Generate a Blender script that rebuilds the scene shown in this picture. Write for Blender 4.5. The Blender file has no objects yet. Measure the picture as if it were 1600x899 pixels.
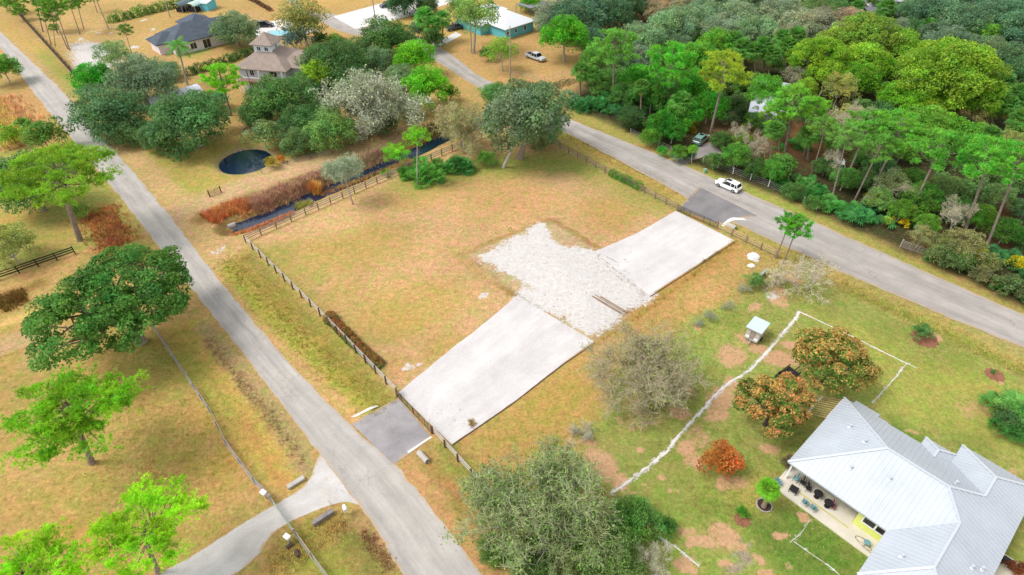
import bpy, math, random
import numpy as np
from mathutils import Vector, Matrix

# ------------------------------------------------------------------ camera, world, sun
scene = bpy.context.scene
COL = scene.collection
FPX, YH, H = 950.0, -370.0, 57.0          # focal length in photo pixels, horizon row, camera height
TH = math.atan((449.5 - YH) / FPX)
CT, ST = math.cos(TH), math.sin(TH)
cam = bpy.data.cameras.new("camera")
cam.sensor_width = 36.0
cam.lens = 36.0 * FPX / 1600.0
cam.clip_end = 3000
camo = bpy.data.objects.new("camera", cam)
camo.location = (0, 0, H)
camo.rotation_euler = (math.pi / 2 - TH, 0, 0)
COL.objects.link(camo)
scene.camera = camo
scene.view_settings.view_transform = 'Standard'
scene.view_settings.look = 'None'
scene.view_settings.exposure = 0.90
scene.view_settings.gamma = 1.0
scene.cycles.max_bounces = 6
scene.cycles.diffuse_bounces = 4
scene.cycles.transparent_max_bounces = 4

W = bpy.data.worlds.new("World")
scene.world = W
W.use_nodes = True
nt = W.node_tree
bg = nt.nodes['Background']
sky = nt.nodes.new('ShaderNodeTexSky')
sky.sky_type = 'NISHITA'
sky.sun_disc = False
SUN_EL, SUN_ROT = math.radians(55), math.radians(262)
sky.sun_elevation = SUN_EL
sky.sun_rotation = SUN_ROT
hs = nt.nodes.new('ShaderNodeHueSaturation')
hs.inputs['Saturation'].default_value = 0.11
nt.links.new(sky.outputs[0], hs.inputs['Color'])
nt.links.new(hs.outputs[0], bg.inputs[0])
bg.inputs[1].default_value = 0.15
sl = bpy.data.lights.new("sun", 'SUN')
sl.energy = 1.5
sl.angle = math.radians(22)
sl.color = (1.0, 0.955, 0.90)
so = bpy.data.objects.new("sun", sl)
sd = Vector((math.sin(SUN_ROT) * math.cos(SUN_EL), math.cos(SUN_ROT) * math.cos(SUN_EL), math.sin(SUN_EL)))
so.rotation_euler = sd.to_track_quat('Z', 'Y').to_euler()
so.location = (-60, 60, 120)
COL.objects.link(so)

# ------------------------------------------------------------------ helpers
rnd = random.Random(7)
nrs = np.random.RandomState(11)

def G(x, y, z=0.0):
    "photo pixel -> point on the horizontal plane at height z"
    u = (x - 800) / FPX; v = (449.5 - y) / FPX
    k = (H - z) / (ST - v * CT)
    return (u * k, (CT + v * ST) * k)

def PX(p):
    X, Y, Z = p[0], p[1], p[2] - H
    d = Y * CT - Z * ST
    return 800 + FPX * X / d, 449.5 - FPX * (Y * ST + Z * CT) / d

def DEPTH(X, Y, Z=0.0):
    return Y * CT - (Z - H) * ST

def G3(x, y, z=0.0):
    a = G(x, y, z); return Vector((a[0], a[1], z))

def Cc(r, g, b, k=0.8):
    f = lambda c: (c / 255 / 12.92 if c <= 10 else ((c / 255 + 0.055) / 1.055) ** 2.4)
    return (f(r) * k, f(g) * k, f(b) * k)

def tag(o, label=None, cat=None, group=None, kind=None):
    if label: o['label'] = label
    if cat: o['category'] = cat
    if group: o['group'] = group
    if kind: o['kind'] = kind
    return o

def link(name, me, parent=None, loc=None):
    o = bpy.data.objects.new(name, me)
    COL.objects.link(o)
    if parent: o.parent = parent
    if loc is not None: o.location = loc
    return o

def empty(name, loc, rz=0.0):
    o = bpy.data.objects.new(name, None)
    o.location = loc; o.rotation_euler = (0, 0, rz)
    COL.objects.link(o)
    return o

def copy_tree(o, parent=None):
    c = o.copy(); COL.objects.link(c); c.parent = parent
    for ch in list(o.children): copy_tree(ch, c)
    return c

class MB:
    "collects polygons and builds them as one mesh object"
    def __init__(s): s.v = []; s.f = []; s.m = []; s.smooth = []
    def poly(s, pts, mi=0):
        b = len(s.v); s.v += [tuple(p) for p in pts]; s.f.append(tuple(range(b, b + len(pts)))); s.m.append(mi)
    def box(s, c, size, rz=0.0, mi=0, taper=1.0, M=None):
        cx, cy, cz = c; hx, hy, hz = size[0] / 2, size[1] / 2, size[2] / 2
        b = len(s.v); ca, sa = math.cos(rz), math.sin(rz)
        for dz in (-1, 1):
            t = taper if dz > 0 else 1.0
            for dx, dy in ((-1, -1), (1, -1), (1, 1), (-1, 1)):
                x, y = dx * hx * t, dy * hy * t
                p = (cx + x * ca - y * sa, cy + x * sa + y * ca, cz + dz * hz)
                if M is not None: p = tuple(M @ Vector(p))
                s.v.append(p)
        for q in ((3, 2, 1, 0), (4, 5, 6, 7), (0, 1, 5, 4), (1, 2, 6, 5), (2, 3, 7, 6), (3, 0, 4, 7)):
            s.f.append(tuple(b + i for i in q)); s.m.append(mi)
    def beam(s, a, b_, w, h, mi=0):
        "box of section w (across, horizontal) by h (upright) from a to b"
        a, b_ = Vector(a), Vector(b_); d = b_ - a
        if d.length < 1e-5: return
        d.normalize()
        up = Vector((0, 0, 1)) if abs(d.z) < 0.95 else Vector((1, 0, 0))
        r = d.cross(up).normalized(); u = r.cross(d).normalized()
        b = len(s.v)
        for p in (a, b_):
            for sx, sy in ((-1, -1), (1, -1), (1, 1), (-1, 1)):
                s.v.append(tuple(p + r * (sx * w / 2) + u * (sy * h / 2)))
        for q in ((0, 1, 2, 3), (7, 6, 5, 4), (0, 4, 5, 1), (1, 5, 6, 2), (2, 6, 7, 3), (3, 7, 4, 0)):
            s.f.append(tuple(b + i for i in q)); s.m.append(mi)
    def tube(s, pts, rad, n=6, mi=0, cap=True):
        pts = [Vector(p) for p in pts]
        b = len(s.v)
        for i, p in enumerate(pts):
            d = (pts[min(i + 1, len(pts) - 1)] - pts[max(i - 1, 0)])
            if d.length < 1e-6: d = Vector((0, 0, 1))
            d.normalize()
            ref = Vector((1, 0, 0)) if abs(d.x) < 0.8 else Vector((0, 1, 0))
            r = d.cross(ref).normalized(); u = d.cross(r)
            rr = rad[i] if hasattr(rad, '__len__') else rad
            for k in range(n):
                a = 2 * math.pi * k / n
                s.v.append(tuple(p + (r * math.cos(a) + u * math.sin(a)) * rr))
        for i in range(len(pts) - 1):
            for k in range(n):
                k2 = (k + 1) % n
                s.f.append((b + i * n + k, b + i * n + k2, b + (i + 1) * n + k2, b + (i + 1) * n + k)); s.m.append(mi)
        if cap:
            s.f.append(tuple(b + k for k in range(n))[::-1]); s.m.append(mi)
            e = b + (len(pts) - 1) * n
            s.f.append(tuple(e + k for k in range(n))); s.m.append(mi)
    def prism(s, pts, z0, z1, mi=0):
        "upright prism over a plan polygon (counter-clockwise)"
        n = len(pts); b = len(s.v)
        for z in (z0, z1):
            for p in pts: s.v.append((p[0], p[1], z))
        s.f.append(tuple(b + i for i in range(n))[::-1]); s.m.append(mi)
        s.f.append(tuple(b + n + i for i in range(n))); s.m.append(mi)
        for i in range(n):
            j = (i + 1) % n
            s.f.append((b + i, b + j, b + n + j, b + n + i)); s.m.append(mi)
    def mesh(s, name, mats, smooth=False):
        me = bpy.data.meshes.new(name)
        me.from_pydata(s.v, [], s.f)
        for m in (mats if isinstance(mats, (list, tuple)) else [mats]): me.materials.append(m)
        me.polygons.foreach_set('material_index', s.m)
        if smooth: me.polygons.foreach_set('use_smooth', [True] * len(s.f))
        me.update()
        return me
    def build(s, name, mats, parent=None, smooth=False, loc=None):
        return link(name, s.mesh(name, mats, smooth), parent, loc)

def faces_mesh(name, V, k, mat, tint=None):
    "V (n,k,3) separate faces, tint (n,) per-face value"
    V = np.asarray(V, dtype=np.float32); n = V.shape[0]
    me = bpy.data.meshes.new(name)
    me.vertices.add(n * k); me.loops.add(n * k); me.polygons.add(n)
    me.vertices.foreach_set('co', V.reshape(-1))
    me.loops.foreach_set('vertex_index', np.arange(n * k, dtype=np.int32))
    me.polygons.foreach_set('loop_start', np.arange(0, n * k, k, dtype=np.int32))
    try: me.polygons.foreach_set('loop_total', np.full(n, k, dtype=np.int32))
    except Exception: pass
    if tint is not None:
        t = np.asarray(tint, dtype=np.float32)
        if t.ndim == 1:
            t = np.stack([t, t, t, np.ones_like(t)], 1)
        else:
            t = np.concatenate([t, np.ones((n, 1), dtype=np.float32)], 1)
        a = me.attributes.new('tint', 'FLOAT_COLOR', 'FACE')
        a.data.foreach_set('color', t.reshape(-1))
    me.materials.append(mat)
    me.update(calc_edges=True)
    return me

# ------------------------------------------------------------------ materials
def mat(name, base=(0.5, 0.5, 0.5), rough=0.8, metal=0.0, noise=0.0, nscale=3.0, bump=0.0, bscale=20.0, spec=0.3, c2=None, emit=None):
    m = bpy.data.materials.new(name); m.use_nodes = True
    n, l = m.node_tree.nodes, m.node_tree.links
    b = n['Principled BSDF']
    b.inputs['Base Color'].default_value = (*base, 1)
    b.inputs['Roughness'].default_value = rough
    b.inputs['Metallic'].default_value = metal
    b.inputs['Specular IOR Level'].default_value = spec
    if noise or c2:
        tc = n.new('ShaderNodeTexCoord')
        tx = n.new('ShaderNodeTexNoise'); tx.inputs['Scale'].default_value = nscale; tx.inputs['Detail'].default_value = 6
        tx.inputs['Roughness'].default_value = 0.65
        l.new(tc.outputs['Object'], tx.inputs['Vector'])
        mr = n.new('ShaderNodeMapRange'); mr.inputs['From Min'].default_value = 0.32; mr.inputs['From Max'].default_value = 0.68
        l.new(tx.outputs[0], mr.inputs['Value'])
        mx = n.new('ShaderNodeMix'); mx.data_type = 'RGBA'
        l.new(mr.outputs[0], mx.inputs['Factor'])
        k0, k1 = 1 - noise, 1 + noise
        cb = c2 if c2 else tuple(min(1, c * k1) for c in base)
        ca = base if c2 else tuple(c * k0 for c in base)
        mx.inputs['A'].default_value = (*ca, 1); mx.inputs['B'].default_value = (*cb, 1)
        l.new(mx.outputs['Result'], b.inputs['Base Color'])
    if bump:
        tc2 = n.new('ShaderNodeTexCoord')
        t2 = n.new('ShaderNodeTexNoise'); t2.inputs['Scale'].default_value = bscale; t2.inputs['Detail'].default_value = 4
        l.new(tc2.outputs['Object'], t2.inputs['Vector'])
        bp = n.new('ShaderNodeBump'); bp.inputs['Strength'].default_value = bump; bp.inputs['Distance'].default_value = 0.05
        l.new(t2.outputs[0], bp.inputs['Height']); l.new(bp.outputs[0], b.inputs['Normal'])
    return m

def foliage_mat(name, rough=0.62, trans=0.44, dull=0.0):
    "leaf colour = object colour x per-leaf tint; a little hue drift across the crown"
    m = bpy.data.materials.new(name); m.use_nodes = True
    n, l = m.node_tree.nodes, m.node_tree.links
    b = n['Principled BSDF']; out = n['Material Output']
    oi = n.new('ShaderNodeObjectInfo'); at = n.new('ShaderNodeAttribute'); at.attribute_name = 'tint'
    mul = n.new('ShaderNodeMix'); mul.data_type = 'RGBA'; mul.blend_type = 'MULTIPLY'; mul.inputs['Factor'].default_value = 1
    l.new(oi.outputs['Color'], mul.inputs['A']); l.new(at.outputs['Color'], mul.inputs['B'])
    g = n.new('ShaderNodeNewGeometry')
    tx = n.new('ShaderNodeTexNoise'); tx.inputs['Scale'].default_value = 0.45; tx.inputs['Detail'].default_value = 3
    l.new(g.outputs['Position'], tx.inputs['Vector'])
    hs = n.new('ShaderNodeHueSaturation')
    mr = n.new('ShaderNodeMapRange'); mr.inputs['From Min'].default_value = 0.3; mr.inputs['From Max'].default_value = 0.7
    mr.inputs['To Min'].default_value = 0.478; mr.inputs['To Max'].default_value = 0.518
    l.new(tx.outputs[0], mr.inputs['Value']); l.new(mr.outputs[0], hs.inputs['Hue'])
    mr2 = n.new('ShaderNodeMapRange'); mr2.inputs['To Min'].default_value = 0.8; mr2.inputs['To Max'].default_value = 1.2
    mr2.inputs['From Min'].default_value = 0.3; mr2.inputs['From Max'].default_value = 0.7
    tx2 = n.new('ShaderNodeTexNoise'); tx2.inputs['Scale'].default_value = 1.1
    l.new(g.outputs['Position'], tx2.inputs['Vector'])
    l.new(tx2.outputs[0], mr2.inputs['Value']); l.new(mr2.outputs[0], hs.inputs['Value'])
    l.new(mul.outputs['Result'], hs.inputs['Color'])
    l.new(hs.outputs[0], b.inputs['Base Color'])
    b.inputs['Roughness'].default_value = rough
    b.inputs['Specular IOR Level'].default_value = 0.25
    if trans:
        tr = n.new('ShaderNodeBsdfTranslucent'); ms = n.new('ShaderNodeMixShader'); ms.inputs[0].default_value = trans
        l.new(hs.outputs[0], tr.inputs['Color'])
        l.new(b.outputs[0], ms.inputs[1]); l.new(tr.outputs[0], ms.inputs[2]); l.new(ms.outputs[0], out.inputs['Surface'])
    return m

M = {}
M['leaf'] = foliage_mat('leaf')
M['needle'] = foliage_mat('needle', 0.6, 0.35)
M['twig'] = foliage_mat('twig', 0.9, 0.0)
M['bark'] = mat('bark', Cc(150, 134, 124), 0.9, noise=0.35, nscale=2.5, bump=0.6, bscale=9)
M['bark_dark'] = mat('bark_dark', Cc(92, 78, 72), 0.9, noise=0.35, nscale=3, bump=0.6, bscale=9)
M['bark_pale'] = mat('bark_pale', Cc(185, 178, 168), 0.9, noise=0.25, nscale=2.5, bump=0.4, bscale=9)
M['palm_bark'] = mat('palm_bark', Cc(158, 138, 120), 0.9, noise=0.3, nscale=5, bump=0.7, bscale=12)
M['wood'] = mat('fence_wood', Cc(150, 122, 98), 0.85, noise=0.25, nscale=2.0)
M['wood_grey'] = mat('fence_wood_grey', Cc(172, 160, 146), 0.85, noise=0.2, nscale=2.0)
M['wood_dark'] = mat('fence_wood_dark', Cc(112, 86, 66), 0.85, noise=0.3, nscale=2.0)
M['wood_new'] = mat('fence_wood_new', Cc(205, 178, 128), 0.8, noise=0.2, nscale=2.0)
M['rail_pale'] = mat('pale_rail', Cc(206, 200, 194), .8, noise=.12)
M['black_paint'] = mat('black_paint', (0.018, 0.018, 0.02), 0.5, noise=0.2)
M['brown_black'] = mat('dark_screen', Cc(62, 50, 44), 0.9, noise=0.3, nscale=1.0)
M['wire'] = mat('galvanised_wire', (0.45, 0.47, 0.5), 0.5, metal=0.3)
M['steel'] = mat('galvanised_steel', (0.5, 0.52, 0.54), 0.42, metal=0.6, noise=0.1)
M['white'] = mat('white_paint', (0.8, 0.8, 0.8), 0.5, noise=0.04, nscale=2)
M['plastic_white'] = mat('white_plastic', (0.78, 0.8, 0.82), 0.4, noise=0.05)
M['concrete'] = mat('concrete', Cc(190, 184, 176), 0.9, noise=0.14, nscale=1.5, bump=0.2, bscale=8)
M['glass_dark'] = mat('dark_glass', (0.012, 0.014, 0.017), 0.12, spec=0.6)
M['rubber'] = mat('rubber', (0.02, 0.02, 0.02), 0.8)
M['rim'] = mat('alloy', (0.35, 0.36, 0.38), 0.35, metal=0.7)
M['mulch'] = mat('mulch', Cc(150, 100, 78), 1.0, noise=0.4, nscale=4, bump=0.8, bscale=14)
M['rock'] = mat('rock', Cc(170, 165, 160), 0.9, noise=0.3, nscale=3)
# ------------------------------------------------------------------ ground
def vnoise(x, y, scale, seed=0):
    "smooth 2-D value noise, 0..1"
    r = np.random.RandomState(seed); N = 128
    g = r.rand(N, N)
    x = x / scale; y = y / scale
    xi = np.floor(x).astype(int); yi = np.floor(y).astype(int)
    fx = x - xi; fy = y - yi
    fx = fx * fx * (3 - 2 * fx); fy = fy * fy * (3 - 2 * fy)
    a = g[xi % N, yi % N]; b = g[(xi + 1) % N, yi % N]; c = g[xi % N, (yi + 1) % N]; d = g[(xi + 1) % N, (yi + 1) % N]
    return (a * (1 - fx) + b * fx) * (1 - fy) + (c * (1 - fx) + d * fx) * fy

def fbm(x, y, scale, seed=0, octv=4):
    s = 0; a = 0.5; t = 0
    for i in range(octv):
        s = s + a * vnoise(x, y, scale / 2 ** i, seed + i); t += a; a *= 0.55
    return s / t

def sstep(a, b, x):
    t = np.clip((x - a) / (b - a), 0, 1); return t * t * (3 - 2 * t)

def dist_line(px, py, pts):
    best = np.full(px.shape, 1e9)
    for (x0, y0), (x1, y1) in zip(pts[:-1], pts[1:]):
        dx, dy = x1 - x0, y1 - y0; L2 = dx * dx + dy * dy + 1e-9
        t = np.clip(((px - x0) * dx + (py - y0) * dy) / L2, 0, 1)
        best = np.minimum(best, np.hypot(px - x0 - t * dx, py - y0 - t * dy))
    return best

def dist_poly(px, py, pts):
    "signed distance, negative inside"
    d = dist_line(px, py, list(pts) + [pts[0]])
    ins = np.zeros(px.shape, bool); n = len(pts)
    for i in range(n):
        x0, y0 = pts[i]; x1, y1 = pts[(i + 1) % n]
        if y0 == y1: continue
        c = ((y0 > py) != (y1 > py)) & (px < (x1 - x0) * (py - y0) / (y1 - y0) + x0)
        ins ^= c
    return np.where(ins, -d, d)

def axis(segs):
    out = []
    for a, b, s in segs:
        out += list(np.arange(a, b, s))
    out.append(segs[-1][1]); return np.array(out)

gx = axis([(-700, -260, 20), (-260, -120, 2.0), (-120, -70, 0.8), (-70, 75, 0.36), (75, 130, 0.8), (130, 260, 2.0), (260, 700, 20)])
gy = axis([(-60, 18, 6), (18, 100, 0.36), (100, 150, 0.6), (150, 260, 1.3), (260, 1000, 20)])
XX, YY = np.meshgrid(gx, gy)
X1, Y1 = XX.ravel(), YY.ravel()
wx = X1 + (fbm(X1, Y1, 7, 1) - .5) * 5.0
wy = Y1 + (fbm(X1, Y1, 7, 21) - .5) * 5.0
wx2 = X1 + (fbm(X1, Y1, 1.6, 41) - .5) * 1.4
wy2 = Y1 + (fbm(X1, Y1, 1.6, 61) - .5) * 1.4
Cg = np.empty((X1.size, 3)); Cg[:] = Cc(205, 165, 104)
Sg = np.zeros(X1.size); Dg = np.zeros(X1.size)       # bare white sand, pink bare dirt
Zg = np.zeros(X1.size)
g_ = lambda pts: [G(*p) for p in pts]

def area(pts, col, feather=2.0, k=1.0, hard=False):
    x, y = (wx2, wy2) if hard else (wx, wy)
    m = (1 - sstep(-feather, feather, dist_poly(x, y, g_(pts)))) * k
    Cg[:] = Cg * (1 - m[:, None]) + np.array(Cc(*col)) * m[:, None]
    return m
def strip(pts, col, w, feather=1.0, k=1.0, hard=True):
    x, y = (wx2, wy2) if hard else (wx, wy)
    m = (1 - sstep(w / 2 - feather, w / 2 + feather, dist_line(x, y, g_(pts)))) * k
    Cg[:] = Cg * (1 - m[:, None]) + np.array(Cc(*col)) * m[:, None]
    return m
def blob(x, y, rx, col, feather=None, k=0.8, ry=None):
    c = G(x, y); s = DEPTH(*c) / FPX
    rxm = rx * s; rym = (ry or rx * 0.6) * s / max(0.35, math.sin(math.atan2(H, c[1])))
    d = np.hypot((wx - c[0]) / rxm, (wy - c[1]) / rym)
    m = (1 - sstep(0.35, 1.25, d)) * k
    Cg[:] = Cg * (1 - m[:, None]) + np.array(Cc(*col)) * m[:, None]
    return m

# broad areas
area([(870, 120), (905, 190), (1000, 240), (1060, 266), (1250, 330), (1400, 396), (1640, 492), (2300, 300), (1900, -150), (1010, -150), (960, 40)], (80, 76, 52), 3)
area([(0, 480), (200, 500), (320, 520), (490, 740), (200, 899), (-80, 980), (-160, 600)], (196, 160, 92), 3)
area([(-100, 200), (110, 180), (200, 330), (230, 420), (110, 400), (-60, 440)], (172, 166, 84), 3)
area([(380, 910), (440, 820), (540, 800), (650, 910)], (186, 155, 82), 1)
area([(1000, 490), (1240, 420), (1330, 420), (1620, 560), (1640, 910), (990, 940), (930, 770), (900, 640)], (164, 168, 84), 3)
area([(1260, 480), (1600, 600), (1620, 730), (1380, 640)], (174, 174, 78), 2)
area([(1000, 760), (1230, 720), (1370, 880), (1320, 960), (1000, 960)], (152, 164, 70), 3, 0.8)
area([(1150, 800), (1240, 790), (1350, 870), (1320, 940), (1220, 900)], (96, 134, 40), 2, 0.85)
area([(1375, 640), (1400, 650), (1450, 690), (1420, 690), (1385, 668)], (110, 140, 44), 1.5, 0.8)
# the fenced lot
area([(384, 378), (780, 205), (862, 225), (1060, 330), (1000, 480), (705, 694), (622, 612)], (216, 170, 128), 1.5)
for b in [(560, 385, 90, (196, 162, 84)), (480, 400, 70, (200, 165, 92)), (440, 400, 40, (182, 165, 84)), (520, 340, 60, (222, 178, 132)), (660, 470, 95, (202, 166, 92)), (600, 500, 70, (196, 160, 84)),
          (700, 545, 55, (204, 165, 92)), (540, 460, 50, (206, 170, 98)), (690, 400, 60, (220, 172, 128)), (760, 300, 90, (212, 165, 108)), (640, 300, 60, (206, 160, 100)), (950, 330, 60, (204, 160, 92)),
          (850, 370, 40, (200, 160, 90)), (620, 560, 30, (205, 160, 100)), (485, 430, 35, (190, 168, 92)), (900, 400, 25, (186, 148, 70)), (830, 320, 50, (220, 165, 118))]:
    blob(b[0], b[1], b[2], b[3], k=0.75)
strip([(630, 285), (700, 272), (790, 262), (880, 250), (960, 275), (1030, 320)], (166, 162, 74), 8, 4, 0.8, False)
strip([(700, 268), (800, 250), (900, 262)], (140, 156, 62), 6, 3, 0.7, False)
strip([(400, 385), (470, 450), (560, 540)], (190, 166, 90), 3, 2, 0.7)
# strip between the sand drive and the neighbour
area([(710, 700), (925, 540), (1010, 468), (1150, 380), (1200, 400), (1120, 470), (1000, 560), (900, 680), (760, 760)], (204, 160, 98), 1.5)
area([(760, 640), (900, 560), (930, 640), (880, 700), (740, 730)], (194, 160, 78), 3, 0.8)
area([(1060, 440), (1150, 400), (1180, 400), (1090, 480)], (216, 166, 110), 2, 0.8)
strip([(960, 500), (1060, 445), (1140, 390)], (188, 140, 66), 3, 2, 0.6)
# verge between the left road and the fence
area([(330, 395), (384, 385), (628, 625), (560, 655), (430, 545)], (190, 164, 76), 1.2)
strip([(345, 420), (470, 545), (575, 640)], (178, 172, 62), 2.6, 1.4, 0.9)
strip([(390, 400), (500, 510), (610, 625)], (160, 150, 68), 1.6, 1.0, 0.8)
strip([(250, 330), (400, 510), (560, 660)], (218, 170, 116), 1.8, 0.8, 1)
area([(618, 725), (672, 692), (760, 770), (800, 910), (750, 910)], (196, 160, 96), 1)
strip([(700, 705), (760, 790)], (150, 145, 62), 3, 1.5, 0.8)
strip([(668, 722), (745, 800)], (205, 145, 88), 1.0, 0.6, 0.9)
strip([(630, 730), (700, 810), (770, 899)], (214, 160, 108), 2.5, 1, 0.9)
# SW yard stripes and patches
for b in [(330, 650, 60, (214, 165, 92)), (280, 600, 60, (180, 165, 80)), (240, 560, 70, (150, 150, 66)), (60, 720, 70, (208, 168, 108)), (160, 760, 60, (190, 158, 84)), (120, 690, 60, (212, 168, 112)), (360, 720, 50, (204, 146, 70)),
          (280, 720, 50, (206, 160, 86)), (120, 840, 80, (206, 152, 78)), (220, 790, 50, (196, 165, 86)), (40, 600, 60, (188, 160, 92)), (60, 560, 40, (190, 165, 112)), (330, 770, 50, (212, 158, 90))]:
    blob(b[0], b[1], b[2], b[3], k=0.7)
for i in range(9):
    strip([(215 + i * 22 - 40, 620 + i * 10), (150 + i * 30 - 70, 780 + i * 14)], (200, 172, 96) if i % 2 else (182, 158, 76), 2.2, 1.6, 0.45)
strip([(290, 520), (400, 660), (480, 755)], (206, 172, 80), 5.5, 1.2, 0.9)
strip([(300, 555), (395, 680), (440, 750)], (214, 150, 88), 1.1, 0.7, 0.85)
strip([(285, 545), (360, 650)], (160, 165, 66), 2, 1.2, 0.7)
strip([(318, 510), (400, 610), (470, 700), (484, 735)], (186, 160, 118), 2.4, 0.9, 0.9)
strip([(190, 790), (400, 790), (470, 762)], (206, 160, 104), 2.0, 1.2, 0.6)
strip([(470, 850), (520, 899)], (150, 165, 52), 3, 2, 0.8)
strip([(560, 810), (640, 899)], (190, 150, 106), 1.6, 0.8, 0.8)
strip([(540, 830), (590, 899)], (132, 130, 66), 2.4, 1.4, 0.7)
# far left
strip([(-40, 470), (60, 425), (140, 395)], (216, 166, 110), 3.2, 1.2)
strip([(-40, 520), (50, 492)], (236, 190, 120), 1.6, 0.8)
strip([(-40, 480), (60, 445)], (160, 120, 62), 1.6, 1)
strip([(-40, 550), (60, 520)], (208, 165, 130), 3.2, 1.2, 0.9)
strip([(150, 330), (210, 420)], (190, 130, 70), 4, 1.5, 0.9)
blob(100, 360, 50, (196, 165, 90)); blob(20, 340, 50, (210, 170, 88)); blob(40, 240, 40, (190, 175, 86))
strip([(30, 150), (70, 230)], (214, 160, 108), 6, 2, 0.9)
# NW
strip([(10, 55), (110, 165), (190, 240)], (206, 166, 120), 7, 1.5)
strip([(60, 75), (100, 118), (150, 175)], (160, 168, 66), 3.4, 1.5, 0.85)
strip([(0, 40), (60, 80)], (210, 168, 88), 4, 1.5, 0.7)
area([(30, 30), (120, 20), (260, 60), (330, 130), (170, 140), (90, 90)], (210, 168, 112), 3)
Sg = np.maximum(Sg, 0.72 * (1 - sstep(-4, 3, dist_poly(wx, wy, g_([(85, 72), (130, 62), (185, 70), (200, 95), (170, 112), (118, 112)])))))
for q in [(225, 32, 8), (232, 60, 9), (215, 75, 12), (255, 72, 8), (228, 88, 8), (118, 62, 9), (160, 50, 8), (178, 50, 6), (240, 47, 6)]:
    c = G(q[0], q[1]); s = q[2] * DEPTH(*c) / FPX
    Sg = np.maximum(Sg, 0.7 * (1 - sstep(0.5, 1.2, np.hypot((wx - c[0]) / s, (wy - c[1]) / s / 0.9))))
strip([(60, 62), (130, 52), (180, 42)], (226, 186, 150), 1.4, 0.7)
area([(250, 30), (400, 10), (500, 30), (420, 60), (330, 100)], (206, 160, 100), 4, 0.8)
blob(312, 78, 22, (110, 180, 60), k=0.85)
blob(352, 45, 60, (205, 165, 130), k=0.6)
area([(120, -40), (420, -40), (330, 12), (170, 36), (110, 20)], (205, 165, 108), 3, 0.8)
# pond lawn, tracks
area([(200, 225), (330, 215), (470, 240), (430, 285), (300, 322), (230, 300)], (190, 166, 86), 2.5)
strip([(225, 250), (290, 310)], (172, 172, 66), 4, 2.5, 0.8, False)
strip([(205, 240), (300, 340), (345, 400)], (212, 172, 124), 4.5, 1.5)
strip([(270, 345), (370, 300), (500, 250), (620, 210), (710, 188)], (212, 172, 138), 8, 2.0)
strip([(330, 400), (400, 365), (520, 312), (640, 262), (780, 205), (850, 190)], (222, 178, 130), 4.2, 1.3)
area([(290, 345), (340, 340), (384, 378), (345, 420), (310, 400)], (214, 172, 122), 1.5)
area([(300, 160), (500, 110), (700, 150), (700, 185), (480, 245), (400, 230)], (196, 156, 98), 4, 0.8)
# ditch banks
strip([(325, 340), (380, 318), (560, 255), (640, 228), (720, 195)], (150, 108, 66), 4.5, 1.5)
strip([(360, 352), (500, 300), (640, 248)], (150, 116, 70), 4.4, 1.2, 0.9)
strip([(400, 352), (500, 308), (600, 268)], (196, 158, 78), 2.0, 1.0, 0.8)
# right-hand road verges
strip([(905, 205), (1050, 262), (1100, 292), (1250, 352), (1400, 420), (1620, 520)], (206, 168, 132), 3.2, 1.0)
strip([(895, 178), (985, 218), (1085, 268), (1230, 325), (1400, 405), (1620, 510)], (176, 162, 82), 4.5, 1.5)
strip([(1110, 275), (1200, 312), (1260, 335)], (160, 172, 64), 2.2, 1.2, 0.8)
strip([(1010, 232), (1060, 250)], (204, 156, 96), 3, 1.5, 0.8)
strip([(868, 205), (960, 250), (1065, 308)], (186, 168, 88), 6, 1.5)
strip([(900, 225), (980, 262), (1060, 305)], (206, 164, 96), 2.2, 1.2, 0.7)
strip([(1140, 350), (1230, 392), (1400, 465), (1620, 570)], (184, 164, 90), 6.5, 1.5)
strip([(1150, 345), (1300, 405), (1620, 545)], (210, 172, 128), 1.4, 0.7, 0.9)
strip([(1330, 452), (1470, 515), (1620, 590)], (146, 152, 54), 1.6, 0.9, 0.9)
strip([(1340, 430), (1480, 490), (1620, 560)], (178, 160, 108), 2.6, 1.4, 0.6)
# beyond the bend
area([(680, 90), (740, 60), (930, 60), (880, 190), (760, 125)], (210, 162, 108), 3)
area([(600, 30), (700, 10), (720, 60), (640, 65), (585, 45)], (212, 170, 96), 2)
area([(500, -40), (640, -40), (560, 12), (470, 12)], (212, 168, 100), 2)
area([(930, 0), (1040, 0), (1000, 45), (930, 60)], (205, 150, 106), 3)
area([(580, 40), (660, 60), (700, 130), (600, 90)], (198, 158, 80), 3, 0.7)
area([(1155, 200), (1300, 180), (1330, 260), (1180, 250)], (150, 98, 68), 4, 0.8)
area([(1420, 365), (1460, 355), (1490, 400), (1430, 390)], (150, 95, 66), 2, 0.9)
area([(1520, 330), (1640, 320), (1640, 400), (1550, 400)], (140, 88, 62), 3, 0.8)
area([(1085, 180), (1200, 190), (1180, 240), (1090, 235)], (150, 110, 84), 3, 0.8)
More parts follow.
